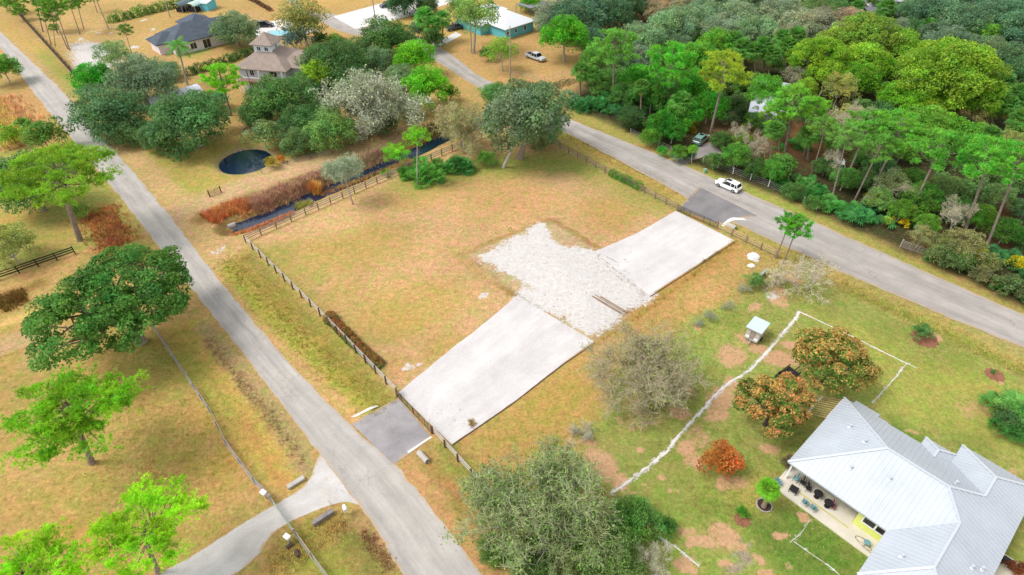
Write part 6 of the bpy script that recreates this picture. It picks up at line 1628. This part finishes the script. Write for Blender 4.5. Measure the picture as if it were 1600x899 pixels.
# ---- the woods across the upper road
WG = 'woods across the upper road'
woods = [
 # right-hand bright trees
 ('lush', 1000, 128, 62, BG), ('lush', 1086, 142, 62, BG), ('lush', 1066, 178, 58, BG), ('lush', 1034, 196, 50, (66, 150, 52)), ('lush', 1108, 168, 56, BG), ('lush', 1090, 92, 62, (96, 180, 66)), ('lush', 1120, 74, 62, (104, 180, 62)),
 ('oak', 948, 130, 62, (76, 130, 66)), ('oak', 978, 150, 60, (66, 118, 60)), ('lush', 1020, 150, 62, (74, 150, 60)), ('oak', 1148, 168, 52, (50, 84, 48)), ('oak', 985, 185, 50, (60, 104, 62)), ('lush', 1052, 205, 44, (62, 150, 54)), ('lush', 1016, 215, 34, (86, 160, 56)),
 ('lush', 926, 92, 44, (104, 178, 80)), ('oak', 1140, 130, 60, (96, 150, 60)), ('lush', 1060, 240, 30, (90, 150, 60)),
 # grey-green far band
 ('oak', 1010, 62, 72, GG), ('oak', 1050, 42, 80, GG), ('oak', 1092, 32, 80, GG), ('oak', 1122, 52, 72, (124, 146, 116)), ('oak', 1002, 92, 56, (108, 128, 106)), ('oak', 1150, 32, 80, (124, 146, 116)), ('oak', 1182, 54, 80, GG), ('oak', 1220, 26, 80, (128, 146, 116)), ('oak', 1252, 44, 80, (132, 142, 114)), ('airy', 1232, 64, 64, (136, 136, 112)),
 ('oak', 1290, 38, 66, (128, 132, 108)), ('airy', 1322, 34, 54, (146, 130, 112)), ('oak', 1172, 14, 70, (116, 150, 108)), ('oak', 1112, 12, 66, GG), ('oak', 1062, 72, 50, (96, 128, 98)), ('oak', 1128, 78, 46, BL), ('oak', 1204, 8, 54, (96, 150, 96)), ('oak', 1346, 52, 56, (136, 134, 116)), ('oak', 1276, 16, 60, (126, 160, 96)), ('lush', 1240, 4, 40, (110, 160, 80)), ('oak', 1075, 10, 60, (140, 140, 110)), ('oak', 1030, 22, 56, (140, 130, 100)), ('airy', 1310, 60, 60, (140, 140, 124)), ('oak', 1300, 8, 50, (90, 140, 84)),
 # lime middle
 ('lushL', 1278, 96, 92, (134, 190, 56)), ('lush', 1302, 72, 62, (156, 192, 74)), ('lushL', 1352, 62, 100, (146, 184, 74)), ('lush', 1346, 98, 72, (138, 192, 60)), ('lush', 1402, 78, 72, (134, 190, 64)), ('lush', 1290, 122, 62, (140, 190, 56)), ('lush', 1342, 126, 62, (112, 180, 50)), ('lushL', 1480, 122, 150, (138, 190, 62)), ('lush', 1422, 112, 62, (140, 186, 70)),
 ('lushL', 1508, 152, 100, (116, 190, 52)), ('lush', 1400, 152, 60, (120, 186, 54)), ('lush', 1424, 168, 60, (122, 194, 52)), ('lush', 1442, 92, 60, (150, 190, 70)), ('airy', 1312, 142, 66, (176, 182, 100)), ('lush', 1452, 180, 56, (160, 196, 60)), ('airy', 1552, 172, 56, (172, 180, 100)), ('airy', 1244, 122, 44, (170, 172, 146)), ('lush', 1378, 110, 50, (120, 184, 52)), ('lush', 1468, 155, 60, (132, 190, 56)), ('lush', 1550, 130, 50, (150, 180, 70)), ('airy', 1520, 180, 60, (190, 180, 120)), ('lush', 1258, 140, 40, (150, 190, 60)),
 # blue-green corner
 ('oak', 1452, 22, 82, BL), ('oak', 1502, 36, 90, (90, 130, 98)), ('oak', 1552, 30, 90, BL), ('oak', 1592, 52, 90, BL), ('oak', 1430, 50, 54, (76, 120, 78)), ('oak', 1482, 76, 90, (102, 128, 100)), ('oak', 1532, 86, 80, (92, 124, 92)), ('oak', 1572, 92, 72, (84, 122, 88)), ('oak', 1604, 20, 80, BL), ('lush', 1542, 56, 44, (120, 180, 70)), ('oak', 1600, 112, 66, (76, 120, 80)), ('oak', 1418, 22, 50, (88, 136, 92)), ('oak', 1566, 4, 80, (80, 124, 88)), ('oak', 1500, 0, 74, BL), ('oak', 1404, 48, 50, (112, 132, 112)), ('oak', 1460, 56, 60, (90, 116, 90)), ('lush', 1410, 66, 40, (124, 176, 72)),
 # mid front
 ('lush', 1196, 146, 62, (96, 180, 62)), ('airy', 1330, 188, 58, (184, 186, 112)), ('lush', 1442, 198, 76, (122, 186, 72)), ('lush', 1482, 204, 60, (112, 184, 66)), ('lush', 1520, 218, 60, (116, 180, 70)), ('airy', 1572, 228, 62, (160, 172, 100)), ('airy', 1390, 205, 56, (140, 170, 96)), ('lush', 1360, 225, 60, (110, 184, 80)), ('lush', 1600, 205, 54, (130, 170, 80)), ('lush', 1410, 235, 46, (100, 170, 70)),
 # understory
 ('lush', 1208, 268, 42, (72, 140, 58)), ('oak', 1240, 300, 40, (72, 116, 60)), ('oak', 1182, 264, 44, (58, 98, 52)), ('lush', 1150, 244, 46, (72, 130, 56)), ('bush', 1118, 252, 34, (66, 110, 56)), ('airy', 1392, 290, 60, (126, 140, 96)), ('lush', 1442, 312, 60, (88, 156, 62)), ('airy', 1484, 300, 62, (124, 156, 88)), ('lush', 1450, 352, 40, (108, 168, 62)), ('airy', 1508, 386, 70, (128, 130, 84)), ('lush', 1532, 342, 52, (96, 162, 62)), ('lush', 1572, 362, 50, (84, 150, 66)), ('lush', 1410, 330, 42, (96, 156, 60)), ('oak', 1602, 330, 52, (74, 112, 76)),
 ('oak', 1128, 220, 40, (70, 112, 56)), ('bush', 1270, 318, 30, (64, 120, 60)), ('lush', 1374, 312, 44, (104, 140, 76)), ('airy', 1560, 310, 56, (110, 150, 90)), ('lush', 1320, 280, 44, (76, 130, 66)), ('oak', 1290, 262, 44, (70, 116, 66)), ('lush', 1160, 222, 34, (120, 170, 60)), ('oak', 1600, 375, 50, (66, 108, 62)), ('bush', 1545, 412, 40, (110, 120, 70)), ('airy', 1470, 385, 46, (120, 130, 80)), ('oak', 1355, 280, 50, (84, 122, 74)), ('lush', 1425, 285, 50, (90, 150, 66)), ('bush', 1466, 400, 40, (104, 118, 72)), ('bush', 1492, 410, 40, (88, 112, 66)), ('bush', 1536, 430, 36, (110, 116, 76)), ('bush', 1580, 446, 40, (84, 108, 64)), ('bush', 1606, 462, 36, (96, 110, 70)), ('airy', 1440, 370, 46, (130, 132, 90)), ('lush', 1500, 400, 40, (92, 140, 66))]
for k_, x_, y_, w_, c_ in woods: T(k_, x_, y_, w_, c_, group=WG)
for x_, y_, w_, c_, b_ in [(960, 76, 72, (122, 192, 84), (958, 158)), (1048, 104, 84, (92, 190, 66), (1040, 180)), (1130, 116, 80, (170, 200, 62), (1110, 208)), (1236, 160, 64, (124, 198, 74), (1226, 242)), (1214, 180, 50, (132, 200, 70), (1217, 238)), (1272, 172, 50, (116, 194, 66), (1256, 244)), (1352, 205, 74, (110, 186, 84), (1320, 285)), (1402, 206, 74, (108, 190, 76), (1363, 300)), (1376, 232, 60, (104, 176, 84), (1335, 314)), (1320, 215, 50, (120, 180, 90), (1299, 314)), (1468, 236, 80, (100, 186, 76), (1420, 338)), (1540, 252, 84, (96, 186, 72), (1507, 366)), (1586, 258, 78, (100, 188, 72), (1541, 388)), (1288, 200, 44, (120, 180, 80), (1270, 268))]:
    T('pine', x_, y_, w_, c_, base=b_, group='tall pines in the woods across the upper road', k=1.05)
for x_, y_, w_, b_ in [(908, 112, 34, (906, 150)), (926, 116, 30, (926, 152)), (1002, 136, 28, (1002, 186)), (1160, 74, 34, (1162, 115)), (1178, 80, 34, (1180, 120)), (1192, 72, 34, (1194, 118)), (1206, 86, 34, (1200, 122)), (1230, 72, 36, (1228, 108)), (1244, 58, 36, (1246, 104)), (1222, 60, 32, (1220, 100)), (1384, 14, 34, (1382, 42)), (1210, 204, 34, (1203, 256)), (1264, 212, 40, (1262, 250)), (1566, 132, 44, (1566, 170)), (1592, 150, 44, (1592, 190)), (1572, 166, 40, (1572, 205)), (1596, 186, 40, (1598, 225)), (1546, 212, 36, (1546, 250)), (1450, 44, 34, (1450, 70)), (1064, 160, 40, (1060, 205)), (1148, 62, 30, (1150, 105)), (1600, 160, 36, (1602, 200)), (1340, 10, 24, (1340, 36)), (1556, 148, 36, (1556, 186))]:
    T('palm', x_, y_, w_, PG, base=b_, group='cabbage palms in the woods', k=1.05)
for x_, y_, w_, c_ in [(904, 160, 48, (48, 112, 64)), (936, 162, 52, (54, 124, 72)), (962, 168, 44, (56, 118, 76)), (1056, 188, 42, (70, 140, 96)), (1280, 298, 50, (64, 140, 76)), (1302, 322, 54, (88, 168, 88)), (1340, 332, 62, (64, 140, 84)), (1362, 326, 44, (62, 130, 84)), (1226, 284, 36, (64, 130, 70)), (1580, 410, 56, (54, 112, 74)), (1562, 398, 44, (54, 116, 76)), (1262, 286, 40, (74, 136, 74)), (1430, 345, 36, (56, 110, 70)), (1248, 222, 44, (70, 160, 80)), (990, 178, 36, (66, 126, 96)), (1604, 430, 40, (56, 110, 70)), (1452, 398, 34, (70, 128, 66)), (1515, 420, 36, (60, 116, 64)), (1562, 440, 40, (64, 120, 66)), (1598, 456, 40, (60, 112, 64)), (1075, 200, 34, (190, 180, 70)), (1030, 172, 34, (72, 134, 90))]:
    T('palmetto', x_, y_, w_, c_, group='palmettos in the woods', k=1.05)
for x_, y_, w_, b_ in [(1180, 220, 54, (1180, 244)), (1322, 196, 76, (1304, 262)), (1300, 246, 40, (1296, 276)), (1370, 300, 44, (1366, 322)), (1500, 330, 60, (1482, 368)), (1160, 205, 40, (1160, 232)), (1345, 172, 44, (1338, 220)), (1425, 300, 50, (1410, 330))]:
    T('bareM', x_, y_, w_, (192, 180, 162), base=b_, group='leafless trees in the woods')
for x_, y_, w_, lb in [(1388, 345, 18, 'yellow vine-hung bush left of the metal farm gate, nearer of two'), (1358, 308, 14, 'small yellow vine spot high behind the palmettos'), (1414, 348, 18, 'yellow vine-hung bush directly behind the metal farm gate'), (1533, 398, 24, 'bright yellow bush at the foot of the tall right-edge pine'), (1590, 412, 28, 'yellow-leaved bush at the right edge of the road verge')]:
    T('bush', x_, y_, w_, (214, 206, 40), lb, k=1.1)
# leftover understory so that no bare floor shows where the photograph has none
wp = [(905, 135), (985, 205), (1040, 215), (1100, 232), (1200, 280), (1300, 325), (1400, 365), (1500, 405), (1650, 470), (1650, 0), (1380, -10), (1050, -10), (1000, 60), (950, 100)]
occ = [(o.location.x, o.location.y) for o, *_ in PLANTED]
wg = g_(wp); xs_ = [p[0] for p in wg]; ys_ = [p[1] for p in wg]; tries = 0; fill = 0; rf_ = random.Random(5)
while fill < 190 and tries < 12000:
    tries += 1; x_, y_ = rf_.uniform(min(xs_), max(xs_)), rf_.uniform(min(ys_), max(ys_))
    if dist_poly(np.array([x_]), np.array([y_]), wg)[0] > -1: continue
    px_, py_ = PX((x_, y_, 1.5))
    if px_ > 1640 or py_ < -30: continue
    if (1070 < px_ < 1165 and 195 < py_ < 250): continue
    if any((x_ - a_) ** 2 + (y_ - b_) ** 2 < 12 for a_, b_ in occ): continue
    occ.append((x_, y_)); fill += 1; dd_ = DEPTH(x_, y_, 1.5)
    T('bush', px_, py_, rf_.uniform(3.8, 6.2) / dd_ * FPX, rf_.choice([(62, 108, 54), (74, 124, 60), (54, 98, 56), (90, 128, 72), (70, 116, 76), (100, 120, 80)]), group='undergrowth in the woods')

# ---- labels for the trees that were planted from lists: every one singled out by look and by its order in its row
ORD = ['leftmost', 'second from left', 'third from left', 'fourth from left', 'fifth from left', 'sixth from left', 'seventh from left', 'eighth from left', 'ninth from left', 'tenth from left'] + [w + ' from left' for w in
       'eleventh twelfth thirteenth fourteenth fifteenth sixteenth seventeenth eighteenth nineteenth twentieth twenty-first twenty-second twenty-third twenty-fourth twenty-fifth twenty-sixth twenty-seventh twenty-eighth twenty-ninth thirtieth thirty-first thirty-second thirty-third thirty-fourth thirty-fifth thirty-sixth thirty-seventh thirty-eighth'.split()]
def colour_word(c):
    r_, g__, b_ = c
    if r_ > 150 and g__ > 160 and b_ < 130: return 'yellow-green'
    if g__ > 172: return 'lime-green'
    if max(c) - min(c) < 36 and g__ > 120: return 'grey-green'
    if r_ > 125: return 'olive'
    if g__ >= 135: return 'mid-green'
    return 'dark green'
KINDW = dict(oak='broad tree', lush='leafy tree', lushL='leafy tree', airy='thin-leaved tree', bush='bush', pine='pine', palm='cabbage palm', palmetto='palmetto clump', bareM='leafless tree')
PLACE = {WG: 'in the woods across the upper road', 'tall pines in the woods across the upper road': 'in the woods', 'cabbage palms in the woods': 'in the woods', 'palmettos in the woods': 'in the woods undergrowth', 'leafless trees in the woods': 'in the woods',
         'undergrowth in the woods': 'low under the woods trees', 'tall thin pines at the upper left': 'behind the dark screen fence', 'trees round the turquoise house': 'beside the turquoise house yard', 'thin saplings along the right of the sand drive': 'on the lawn right of the sand drive'}
by = {}
for o, kind, col, cx, cy, grp in PLANTED: by.setdefault((grp, KINDW[kind], colour_word(col)), []).append((cy, cx, o))
for (grp, kw, cw), lst in by.items():
    lst.sort(key=lambda t: t[0]); n = len(lst); rows = 1 if n <= 8 else (2 if n <= 16 else (3 if n <= 36 else 5))
    names = {1: [''], 2: ['far half', 'near half'], 3: ['far row', 'middle row', 'near row'], 5: ['farthest row', 'far row', 'middle row', 'near row', 'nearest row']}[rows]
    per = math.ceil(n / rows)
    for ri in range(rows):
        row = sorted(lst[ri * per:(ri + 1) * per], key=lambda t: t[1])
        for j, (_, _, o) in enumerate(row):
            o['label'] = ('%s %s %s, %s' % (cw, kw, PLACE.get(grp, ''), ORD[j] if len(row) > 1 else 'only one of its colour')) + ((', ' + names[ri]) if names[ri] else '')

# ---- hedges
def hedge(pts, w, h, col, label, leaf=.22, dens=260, flush=None, name='hedge', mt='leaf', k=1.0, cat='hedge'):
    P = [Vector(G(*q)) for q in pts]; org = P[0].copy(); rs = np.random.RandomState(hash_(label)); V = []; Tn = []
    for a_, b_ in zip(P[:-1], P[1:]):
        L_ = (b_ - a_).length; n = int(L_ * dens * w / 1.5); nc = max(3, int(L_ / (w * .55)))
        t = rs.randint(0, nc, n); cen = (t + .5) / nc; ct = rs.uniform(.75, 1.25, nc)[t]; hs_c = rs.uniform(.8, 1.18, nc)[t]
        d = sphere(rs, n); d[:, 2] = np.abs(d[:, 2]); d *= (.7 + .35 * rs.rand(n))[:, None]
        dirv = np.array([(b_ - a_).x, (b_ - a_).y, 0]) / L_; sv = np.array([-dirv[1], dirv[0], 0])
        base = np.array([a_.x - org.x, a_.y - org.y, 0]) + dirv * (cen * L_)[:, None]
        Pp = base + dirv * d[:, :1] * w * .55 + sv * d[:, 1:2] * w * .5 * hs_c[:, None] + np.array([0, 0, 1.]) * (d[:, 2:3] * h * hs_c[:, None])
        Pp[:, 2] = np.maximum(Pp[:, 2], .05)
        V.append(leaf_quads(Pp, d * .8 + [0, 0, .5], rs, leaf, leaf * .5)); lt = ct * rs.uniform(.7, 1.3, n); c_ = np.stack([lt, lt, lt], 1)
        if flush is not None:
            f = (rs.rand(n) < flush[0]) & (d[:, 2] > flush[2]); c_[f] = np.array(flush[1]) * rs.uniform(.6, 1.3, (f.sum(), 1))
        Tn.append(c_)
    r = empty(name, (org.x, org.y, 0)); tag(r, label, cat)
    o = link('foliage', faces_mesh('hedge_foliage', np.concatenate(V), 4, M[mt], np.concatenate(Tn)), r); c = Cc(*col, k=.95 * k); o.color = (*c, 1)
    st = MB()
    for a_, b_ in zip(P[:-1], P[1:]):
        n = max(2, int((b_ - a_).length / .8))
        for i in range(n):
            p = a_.lerp(b_, (i + .5) / n) - org; st.tube([(p.x, p.y, 0), (p.x + rnd.uniform(-.15, .15), p.y + rnd.uniform(-.15, .15), h * .7)], [.05, .025], 5)
    st.build('stems', M['bark_dark'], r)
hedge([(514, 497), (552, 535), (594, 573)], 1.9, 1.35, (62, 104, 44), 'dark red and green croton hedge inside the board fence', flush=(.75, (6.4, .85, 1.6), .36), dens=520, k=1.5)
hedge([(954, 273), (980, 286), (1002, 297)], 1.7, 1.5, (84, 150, 48), 'green hedge with reddish leaves along the fence above the north gate', flush=(.14, (2.6, .7, .8), .0), dens=420, k=1.25)
hedge([(172, 36), (230, 22), (290, 8), (350, -6)], 3.4, 2.6, (96, 150, 52), 'long bushy green hedge behind the slate-roofed bungalow', leaf=.4, dens=90)
hedge([(292, 118), (330, 108), (372, 92), (395, 84)], 3.0, 2.2, (74, 120, 50), 'dark hedge running up to the cupola house', leaf=.38, dens=90)
hedge([(305, 74), (330, 68), (346, 64)], 1.6, 1.4, (84, 140, 50), 'clipped green hedge under the bungalow windows', leaf=.3, dens=140)
hedge([(380, -4), (400, 4), (424, 18)], 1.6, 1.2, (112, 84, 60), 'brown clipped hedge at the top edge', leaf=.3, dens=120)
hedge([(520, 58), (560, 78), (600, 98)], 2.4, 1.3, (150, 170, 56), 'low yellow-green hedge following the bend of the upper road', leaf=.32, dens=90)
hedge([(800, 128), (850, 140), (895, 128)], 3.0, 1.2, (132, 136, 96), 'grey-green strip of scrub along the field below the silver pickup', leaf=.3, dens=60, name='scrub_hedge')

# ---- stuff: reeds, dry weeds, tufts of grass
def tufts(name, label, cat, gen, mt='twig'):
    "gen: list of (n, px polygon or line, width, height, colour, blades, wid)"
    rs = np.random.RandomState(hash_(label)); V = []; Tn = []
    for n, pts, w, h, col, nb, bw in gen:
        P = np.array(g_(pts))
        seg = np.hypot(*(P[1:] - P[:-1]).T); cum = np.cumsum(seg); t = rs.rand(n) * cum[-1]; i = np.searchsorted(cum, t).clip(0, len(seg) - 1); f = (t - (cum[i] - seg[i])) / seg[i]
        c = P[i] + (P[i + 1] - P[i]) * f[:, None]; d = (P[i + 1] - P[i]) / seg[i][:, None]; off = rs.normal(size=n) * w * .36; c = c + np.stack([-d[:, 1], d[:, 0]], 1) * off[:, None]
        dd = dist_line(c[:, 0], c[:, 1], g_(DITCH)); z = -1.0 * (1 - sstep(1.3, 3.5, dd))
        kc = np.array(Cc(*col)); tn = rs.uniform(.65, 1.35, n)
        for b in range(nb):
            a_ = rs.uniform(0, 6.28, n); l = h * rs.uniform(.6, 1.3, n); sp = rs.uniform(.15, .7, n) * l; o = np.stack([c[:, 0] + rs.normal(size=n) * .12, c[:, 1] + rs.normal(size=n) * .12, z], 1)
            e = o + np.stack([np.cos(a_) * sp, np.sin(a_) * sp, l], 1); s = np.stack([-np.sin(a_), np.cos(a_), 0 * a_], 1) * bw
            V.append(np.stack([o - s, o + s, e + s * .25, e - s * .25], 1)); Tn.append(kc[None] * (tn * rs.uniform(.8, 1.2, n))[:, None])
    o = link(name, faces_mesh(name, np.concatenate(V), 4, M[mt], np.concatenate(Tn))); o.color = (1, 1, 1, 1); tag(o, label, cat, kind='stuff'); return o
tufts('reeds', 'brown and rust-coloured reeds and weeds crowding both banks of the ditch', 'reeds', [
    (2600, [(392, 325), (430, 308), (470, 292), (505, 278)], 2.6, .8, (206, 164, 132), 7, .05), (1500, [(325, 344), (350, 332), (392, 320)], 2.4, .7, (226, 148, 92), 6, .05),
    (1300, [(505, 278), (560, 254), (610, 236)], 2.6, .8, (196, 168, 132), 6, .05), (900, [(362, 364), (400, 356), (440, 341), (456, 332)], 1.1, .5, (230, 160, 108), 6, .04), (260, [(486, 296), (498, 292)], 1.4, 1.4, (230, 172, 92), 9, .04),
    (200, [(462, 322), (486, 314)], 1.6, .8, (176, 172, 84), 8, .04), (700, [(500, 300), (560, 278), (640, 245)], 1.2, .5, (206, 160, 92), 6, .04), (500, [(640, 222), (690, 200), (740, 180)], 3.5, .9, (150, 130, 80), 6, .05)])
tufts('dry_weeds', 'straw-coloured and rusty weeds covering the left roadside bank', 'weeds', [
    (1800, [(-20, 160), (0, 178), (30, 205), (50, 225)], 6, .8, (250, 204, 150), 6, .06), (900, [(-30, 170), (0, 200), (40, 222)], 6, .9, (236, 226, 100), 6, .06), (900, [(150, 330), (172, 360), (186, 385)], 4, .5, (216, 156, 96), 6, .05),
    (450, [(322, 530), (380, 602), (440, 674), (474, 725)], 1.2, .22, (196, 160, 124), 5, .03), (500, [(0, 478), (40, 462)], 2.4, .5, (150, 120, 60), 5, .04),
    (200, [(566, 830), (610, 890)], 1.0, .22, (180, 140, 100), 5, .03), (450, [(420, 890), (480, 856), (540, 815)], 2.4, .2, (220, 186, 112), 5, .03)])
tufts('grass_tufts', 'scattered tufts of green and tan grass on the verges, lot edges and lawns', 'grass', [
    (1400, [(352, 402), (440, 492), (530, 580), (606, 640)], 3.6, .16, (176, 160, 70), 5, .03), (500, [(716, 402), (862, 344)], .8, .12, (196, 160, 80), 5, .03), (350, [(716, 402), (806, 462)], .8, .12, (196, 160, 80), 5, .03), (250, [(862, 344), (932, 388)], .8, .12, (206, 170, 100), 5, .03),
    (300, [(930, 542), (985, 503), (1064, 444), (1150, 381)], .8, .16, (196, 166, 80), 5, .03), (60, [(1096, 412), (1124, 394)], .4, .2, (140, 130, 70), 5, .03), (500, [(935, 400), (1010, 462), (925, 535), (810, 464)], 1.2, .08, (170, 160, 130), 4, .03),
    (25, [(660, 655), (740, 662)], 2.5, .12, (130, 120, 80), 4, .03), (30, [(735, 658), (742, 668)], .5, .3, (170, 140, 60), 6, .03), (800, [(882, 212), (958, 252), (1055, 305)], 2.6, .16, (206, 186, 96), 5, .03), (1200, [(1150, 366), (1330, 452), (1600, 575)], 3.4, .16, (196, 180, 96), 5, .03),
    (1400, [(1000, 600), (1100, 520), (1200, 470)], 12, .12, (150, 160, 70), 4, .03), (1200, [(1050, 760), (1180, 700), (1330, 860)], 14, .12, (156, 160, 66), 4, .03), (1600, [(100, 620), (250, 640), (380, 720)], 16, .1, (196, 158, 84), 4, .03)])
# hanging-in debris: small stones and specks on the bare sand
tufts('sand_debris', 'dark leaf litter and crumbs scattered over the white sand pad', 'litter', [(500, [(760, 405), (850, 385), (960, 450)], 14, .05, (120, 106, 90), 2, .05), (260, [(760, 405), (850, 385), (960, 450)], 12, .14, (150, 130, 80), 4, .05), (900, [(440, 420), (620, 440), (760, 420), (920, 300)], 22, .09, (200, 158, 96), 4, .03), (250, [(820, 450), (900, 500), (960, 470)], 10, .05, (110, 96, 84), 2, .07)])
